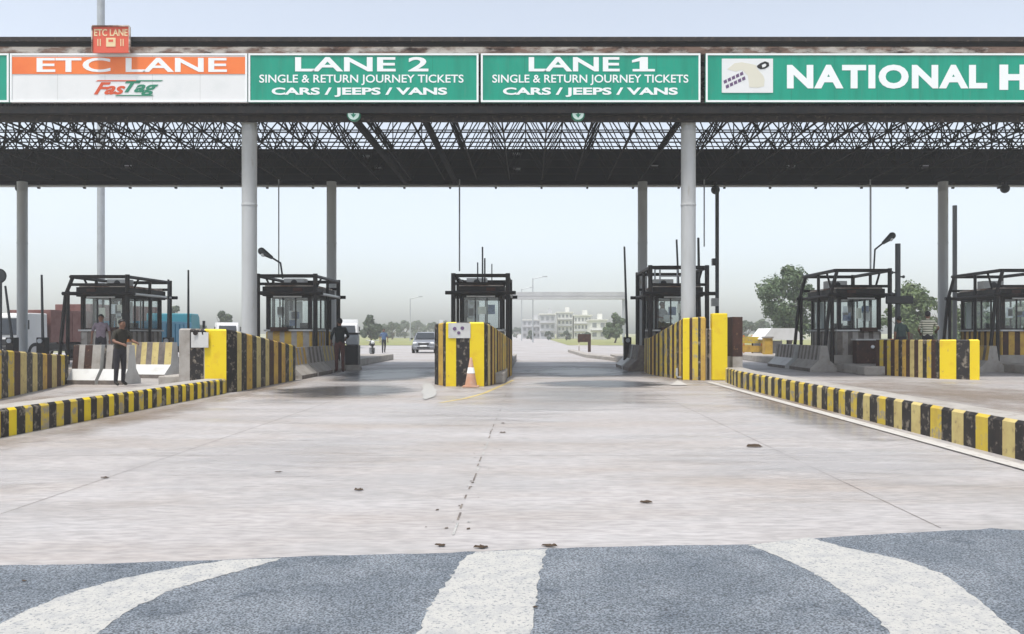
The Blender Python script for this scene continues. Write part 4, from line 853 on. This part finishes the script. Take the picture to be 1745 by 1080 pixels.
def truck(label, loc, rz, cargo, cab, w_=2.3, L=6.0, h=3.0, zfl=.95, front=True, trim='letter'):
    t = T('truck', label, 'truck', loc, rz, 'trucks beyond the toll booths'); hw = w_ / 2
    quick('cargo_body', t, lambda b: (b.box((0, L / 2 + 1.7, zfl), (w_, L, h - zfl), cargo),) and [b.box((0, 1.72 + i * L / 8, zfl + .1), (w_ + .06, .07, h - zfl - .2), cargo) for i in range(1, 8)], bevel=.02)
    quick('chassis', t, lambda b: b.box((0, L / 2 + .9, .55), (w_ * .5, L + 1.2, .3), 'plastic'))
    b = MB(); b.prism([(0, .55), (-.12, 1.1), (.15, 2.25), (.35, 2.4), (1.55, 2.4), (1.6, .55)], -hw * .94, hw * .94, cab, 'YZ'); b.build('cab', t, bevel=.05)
    b = MB(); b.face([(-hw * .8, -.11, 1.33), (hw * .8, -.11, 1.33), (hw * .74, .10, 2.15), (-hw * .74, .10, 2.15)], 'car_glass'); o = b.build('windscreen', t); o.location = (0, -.02, 0)
    quick('bumper', t, lambda b: b.box((0, -.12, .42), (w_, .25, .34), 'plastic'), bevel=.03); quick('grille', t, lambda b: b.box((0, -.12, .82), (w_ * .5, .08, .3), 'plastic')); quick('number_plate', t, lambda b: b.box((0, -.26, .52), (.5, .02, .12), trim))
    for s in (-1, 1):
        quick('headlight', t, lambda b: b.lathe((s * hw * .72, -.1, .95), [(.13, -.05), (.15, .05)], 'lamp_glass', 12, 'Y')); quick('mirror', t, lambda b: b.box((s * (hw + .12), .05, 1.6), (.12, .1, .45), 'plastic'))
        wheel(t, s * hw * .82, .75, .48, .3); wheel(t, s * hw * .82, L * .72 + 1.7, .48, .45)
    return t
truck('truck with bright blue cargo body standing behind the left striped wall', (X(325, 44), 42.5, 0), R(186), 'truck_blue', 'truck_teal', 2.3, 5.0, 1.95, .8)
truck('white box truck farther back left of the left front column', (X(388, 80), 80, 0), R(22), 'truck_white', 'truck_white', 2.1, 3.5, 2.5)
truck('white box truck behind the man in black shirt', (X(590, 78), 78, 0), R(12), 'truck_white', 'truck_white', 2.2, 3.2, 2.75)
truck('maroon truck far left between the booths', (X(85, 46), 46, 0), R(-12), 'truck_maroon', 'truck_maroon', 2.4, 6, 3.1)
truck('white fronted truck cut off at the left edge', (X(5, 40), 40, 0), R(-10), 'truck_maroon', 'truck_white', 2.4, 6, 2.6)
t = T('motorcycle', 'dark motorcycle parked beside the LANE 2 road', 'motorcycle', (X(634, 46), 46, 0), R(15))
for y in (-.62, .62):
    o = quick('wheel', t, lambda b: b.lathe((0, y, .3), [(.22, -.05), (.3, -.05), (.3, .05), (.22, .05)], 'tyre', 18, 'X'), True); quick('hub', o, lambda b: b.lathe((0, y, .3), [(.07, -.06), (.07, .06)], 'rim', 10, 'X'))
quick('frame', t, lambda b: (b.path([(0, -.62, .3), (0, -.40, .95)], .04, 'plastic'), b.path([(0, .62, .3), (0, .1, .45), (0, -.4, .75)], .05, 'plastic'), b.box((0, .05, .3), (.3, .4, .3), 'galv')))
quick('tank', t, lambda b: b.ball((0, -.15, .80), .2, 'plastic', 12, 8, (.75, 1.3, .7)), True); quick('seat', t, lambda b: b.box((0, .4, .74), (.26, .7, .09), 'seat_fabric'), bevel=.03)
quick('handlebar', t, lambda b: b.path([(-.36, -.32, 1.02), (0, -.42, .98), (.36, -.32, 1.02)], .022, 'galv')); quick('headlight', t, lambda b: b.ball((0, -.5, .9), .1, 'lamp_glass', 10, 6), True)

# ------------------------------------------------------------------ far structures
t = T('overhead_gantry', 'long pale overhead gantry crossing the highway beyond the middle booth', 'gantry', (0, 125, 0)); d = 125
xa, xb = X(800, d), X(1066, d)
quick('beam', t, lambda b: (b.box(((xa + xb) / 2, 0, Z(510, d)), (xb - xa, 1.2, .45), 'building_grey'), b.box(((xa + xb) / 2, 0, Z(510, d) + .5), (xb - xa, 1.0, .6), 'building_grey')))
for x in (xa + .3, xb - .3): quick('post', t, lambda b: b.tube((x, 0, 0), (x, 0, Z(510, d)), .22, 'galv', 10))
def house(label, px0, px1, py, d, floors, nwin, k, extra=None):
    w_ = X(px1, d) - X(px0, d); h = Z(py, d); cx = (X(px0, d) + X(px1, d)) / 2
    t = T('house', label, 'building', (cx, d + 5, 0), group='pale buildings far down the highway')
    quick('wall', t, lambda b: b.box((0, 0, 0), (w_, 10, h), k)); quick('roof', t, lambda b: (b.box((0, 0, h), (w_ + .5, 10.5, .3), 'building'), b.box((w_ * .2, 1, h + .3), (w_ * .25, 3, 1.4), k)))
    fh = h / floors
    for f in range(floors):
        for i in range(nwin):
            x = -w_ / 2 + (i + .5) * w_ / nwin; o = quick('window', t, lambda b: b.box((x, -5.02, f * fh + fh * .3), (w_ / nwin * .5, .1, fh * .45), 'window_dark'))
        quick('balcony', t, lambda b: b.box((0, -5.3, f * fh - .1 + fh), (w_, .7, .16), 'building_grey')) if f < floors - 1 else None
    return t
house('grey low building far off left of the pale flats', 890, 922, 546, 230, 3, 4, 'building_grey')
house('grey building with dark slab roof left of the pale flats', 920, 946, 536, 215, 3, 3, 'building_grey')
house('pale green block of flats with the highest roof in the far row', 950, 976, 533, 220, 4, 4, 'building')
house('pale block of flats right of the highest roof in the far row', 978, 1008, 538, 220, 3, 5, 'building')
house('white house with two dark windows near the gantry end', 1006, 1034, 546, 190, 2, 2, 'building')
house('grey low building far behind the silver car', 655, 700, 556, 260, 2, 5, 'building_grey')
house('grey building far down the road right of the silver car', 728, 760, 553, 280, 3, 4, 'building_grey')
def fpole(label, px, d, py, r):
    t = T('lamp_post', label, 'lamp post', (X(px, d), d, 0), group='lamp posts along the far highway'); h = Z(py, d)
    quick('shaft', t, lambda b: b.tube((0, 0, 0), (0, 0, h), r, 'galv', 8, r * .6)); quick('arm', t, lambda b: b.tube((0, 0, h - .1), (1.6, 0, h + .25), .06, 'galv', 6)); quick('lamp_head', t, lambda b: b.box((1.9, 0, h + .2), (.8, .25, .14), 'galv'))
fpole('far lamp post left of the pale flats', 908, 130, 474, .12); fpole('far lamp post close to the middle booth', 889, 160, 492, .12); fpole('far lamp post above the silver car', 699, 150, 508, .12)
t = T('road_sign', 'brown board on a leg at the far right road edge near the pale houses', 'sign', (X(998, 62), 62, 0))
quick('board', t, lambda b: b.box((-.1, 0, .75), (1.0, .06, .6), 'brown')); quick('leg', t, lambda b: b.box((.28, 0, 0), (.22, .1, .75), 'brown')); quick('leg', t, lambda b: b.box((-.5, 0, 0), (.06, .06, .75), 'rust'))
b = MB(); b.wall([(X(990, 46), 62), (X(1000, 46), 48), (4.6, 40)], [.2, .2, .2], .4, [(1, 'pale_conc')], 'pale_conc'); tag(b.build('far_kerb'), 'plain pale kerb curving to the right beyond the LANE 1 booth', 'kerb')
# white tent and yellow barricade beyond the right lanes
d = 45; t = T('tent', 'white pitched tent behind the worn kerb, left of the dark booth', 'tent', (X(1335, d), d, 0)); w_ = X(1372, d) - X(1300, d)
quick('roof', t, lambda b: (b.prism([(-w_ / 2, Z(578, d)), (-w_ * .28, Z(559, d)), (w_ * .3, Z(559, d)), (w_ / 2, Z(578, d)), (w_ / 2 - .1, Z(578, d) - .04), (-w_ / 2 + .1, Z(578, d) - .04)], 0, 2.6, 'truck_white'),))
for x, y in ((-w_ / 2 + .15, .1), (w_ / 2 - .15, .1), (-w_ / 2 + .15, 2.5), (w_ / 2 - .15, 2.5)): quick('leg', t, lambda b: b.box((x, y, 0), (.09, .09, Z(578, d) - .05), 'frame_dark'))
quick('side_curtain', t, lambda b: [b.box((-w_ / 2 + .3 + i * .28, 2.4 + .05 * (i % 2), 0), (.27, .04, Z(578, d) - .1), 'building_grey') for i in range(6)])
for i, (px, lab) in enumerate(((1283, 'yellow orange barricade left of the white tent'), (1268, 'yellow orange barricade half hidden by the yellow post'))):
    d = 46 + i * 4; t = T('road_barricade', lab, 'barricade', (X(px, d), d, 0), group='yellow barricades by the white tent'); w_ = 1.25
    for z in (.35, .85): quick('plank', t, lambda b: b.box((0, 0, z), (w_, .05, .36), 'yellow_worn' if z < .5 else 'yellow'))
    for x in (-.5, .5): quick('leg', t, lambda b: b.box((x, .05, 0), (.07, .06, 1.3), 'orange'))
t = T('brick_pillar', 'short pinkish pillar at the left side of the white tent', 'pillar', (X(1308, 43.5), 43.5, 0)); quick('shaft', t, lambda b: b.box((0, 0, 0), (.42, .42, 1.15), 'yellow_worn')); quick('cap', t, lambda b: b.box((0, 0, 1.15), (.5, .5, .08), 'pale_conc'))

# ------------------------------------------------------------------ trees
def tree_mesh(w_, h, th, n, ls, lm, seed, clumps=22):
    r = random.Random(seed); t = MB()
    t.tube((0, 0, 0), (.05 * w_, 0, th * .6), .06 * w_ * .5 + .05, 'bark', 8, .045 * w_ * .5 + .04); t.tube((.05 * w_, 0, th * .6), (0, .05, th * 1.25), .045 * w_ * .5 + .04, 'bark', 8, .03 * w_ * .5 + .02)
    for i in range(7):
        a = i * 2.4; t.tube((0, .03, th * (.85 + .05 * i)), (math.cos(a) * w_ * .3, math.sin(a) * w_ * .3, th + (h - th) * r.uniform(.25, .8)), .03 * w_ * .5 + .02, 'bark', 5, .01)
    c = MB(); cl = []
    for i in range(clumps):
        a, z = r.uniform(0, 6.283), r.uniform(.02, 1); rad = math.sqrt(max(0, 1 - (2 * z - .85) ** 2 * .85)) * r.uniform(.25, 1) * .42 * w_
        cl.append((Vector((math.cos(a) * rad, math.sin(a) * rad, th * .8 + (h - th * .8) * z * .92)), r.uniform(.10, .2) * w_, r.random()))
    for i in range(n):
        p, rad, _ = r.choice(cl); v = Vector((r.gauss(0, 1), r.gauss(0, 1), r.gauss(0, .8))); v = v.normalized() * rad * (r.random() ** .45)
        q = p + v; nn = (v.normalized() + Vector((r.uniform(-.7, .7), r.uniform(-.7, .7), r.uniform(-.2, .9)))).normalized(); u = nn.orthogonal().normalized(); k = r.uniform(0, 6.28); u2 = nn.cross(u); a = u * math.cos(k) + u2 * math.sin(k); bb = nn.cross(a); s = ls * r.uniform(.6, 1.4)
        c.face([q - a * s, q - bb * s * .55, q + a * s, q + bb * s * .55], lm)
    return t, c
def tree(label, px0, px1, py, d, th, n, ls, lm, seed, clumps=22, group=None, name='tree'):
    w_ = X(px1, d) - X(px0, d); h = Z(py, d); t, c = tree_mesh(w_, h, th, n, ls, lm, seed, clumps)
    o = T(name, label, 'tree', ((X(px0, d) + X(px1, d)) / 2, d, 0), group=group); t.build('trunk', o); c.build('crown', o); return o
tree('big round green tree left of the dark booth, right of the yellow post', 1286, 1400, 452, 72, 1.8, 9000, .16, 'leaf', 3, 44)
tree('bushy light green tree behind the crossbar pole', 1500, 1600, 486, 66, 1.2, 6000, .15, 'leaf_light', 4, 34)
tree('green bush tree right of the man in the striped shirt', 1575, 1650, 512, 68, 1.0, 4500, .15, 'leaf_light', 5, 26)
tree('dark green tree between the rear column and the right edge booth', 1630, 1700, 505, 74, 1.0, 4500, .15, 'leaf', 6, 26)
tree('low green shrub tree at the right picture edge', 1690, 1790, 520, 70, 1.0, 4000, .15, 'leaf', 7, 24)
tree('dark green tree at the gantry end beside the LANE 1 booth', 1028, 1068, 535, 120, 1.0, 4000, .2, 'leaf', 8, 24)
tree('grey green tree right beside the white box truck', 610, 652, 538, 120, 1.0, 4000, .2, 'leaf_dark', 9, 24)
tree('small round tree above the white box truck left of the front column', 362, 396, 528, 110, 1.6, 2500, .18, 'leaf_dark', 10, 16)
tree('grey green tree above the blue truck', 283, 318, 520, 120, 1.4, 2500, .2, 'leaf_dark', 12, 16)
far = tree('hazy tree farthest left of the row behind the silver car', 640, 672, 552, 200, .8, 1600, .3, 'leaf_dark', 11, 14, group='hazy trees along the far highway')
hz = ((668, 190, 1.0, 'hazy tree second from left in the row behind the silver car'), (690, 230, 1.25, 'hazy tree behind the silver car roof'), (712, 260, 1.5, 'hazy tree just right of the silver car roof'), (738, 240, 1.3, 'hazy tree next to the middle island nose'), (758, 280, 1.5, 'hazy tree hidden behind the left edge of the middle booth'), (880, 250, .9, 'hazy low tree at the right edge of the middle booth'), (905, 180, .55, 'hazy bush below the grey low building'), (935, 170, .5, 'hazy bush below the building with dark slab roof'), (965, 165, .5, 'hazy bush in front of the pale flats'), (1000, 150, .42, 'hazy bush in front of the white house'), (1272, 150, 1.0, 'hazy tree above the yellow barricade'), (1300, 170, 1.1, 'hazy tree at the left foot of the big round tree'), (1250, 190, 1.2, 'hazy tree behind the yellow post'), (60, 140, 1.0, 'hazy tree behind the maroon truck'), (250, 150, 1.0, 'hazy tree right of the ETC booth'), (340, 170, .9, 'hazy tree between the blue truck and the front column'))
for i, (px, d, s, lab) in enumerate(hz): dup(far, (X(px, d), d, 0), i * 1.3, lab, s * random.uniform(.95, 1.1))

# ------------------------------------------------------------------ haze
b = MB(); b.box((0, 130, -1.5), (1400, 320, 60), 'ground'); hzo = b.build('haze'); tag(hzo, kind='stuff')
m = bpy.data.materials.new('haze_air'); m.use_nodes = True; n = m.node_tree.nodes; n.clear(); o_ = n.new('ShaderNodeOutputMaterial'); pv = n.new('ShaderNodeVolumePrincipled')
pv.inputs['Color'].default_value = (.985, .995, 1, 1); pv.inputs['Density'].default_value = .0012; pv.inputs['Anisotropy'].default_value = .2
m.node_tree.links.new(pv.outputs[0], o_.inputs['Volume']); hzo.data.materials.clear(); hzo.data.materials.append(m)
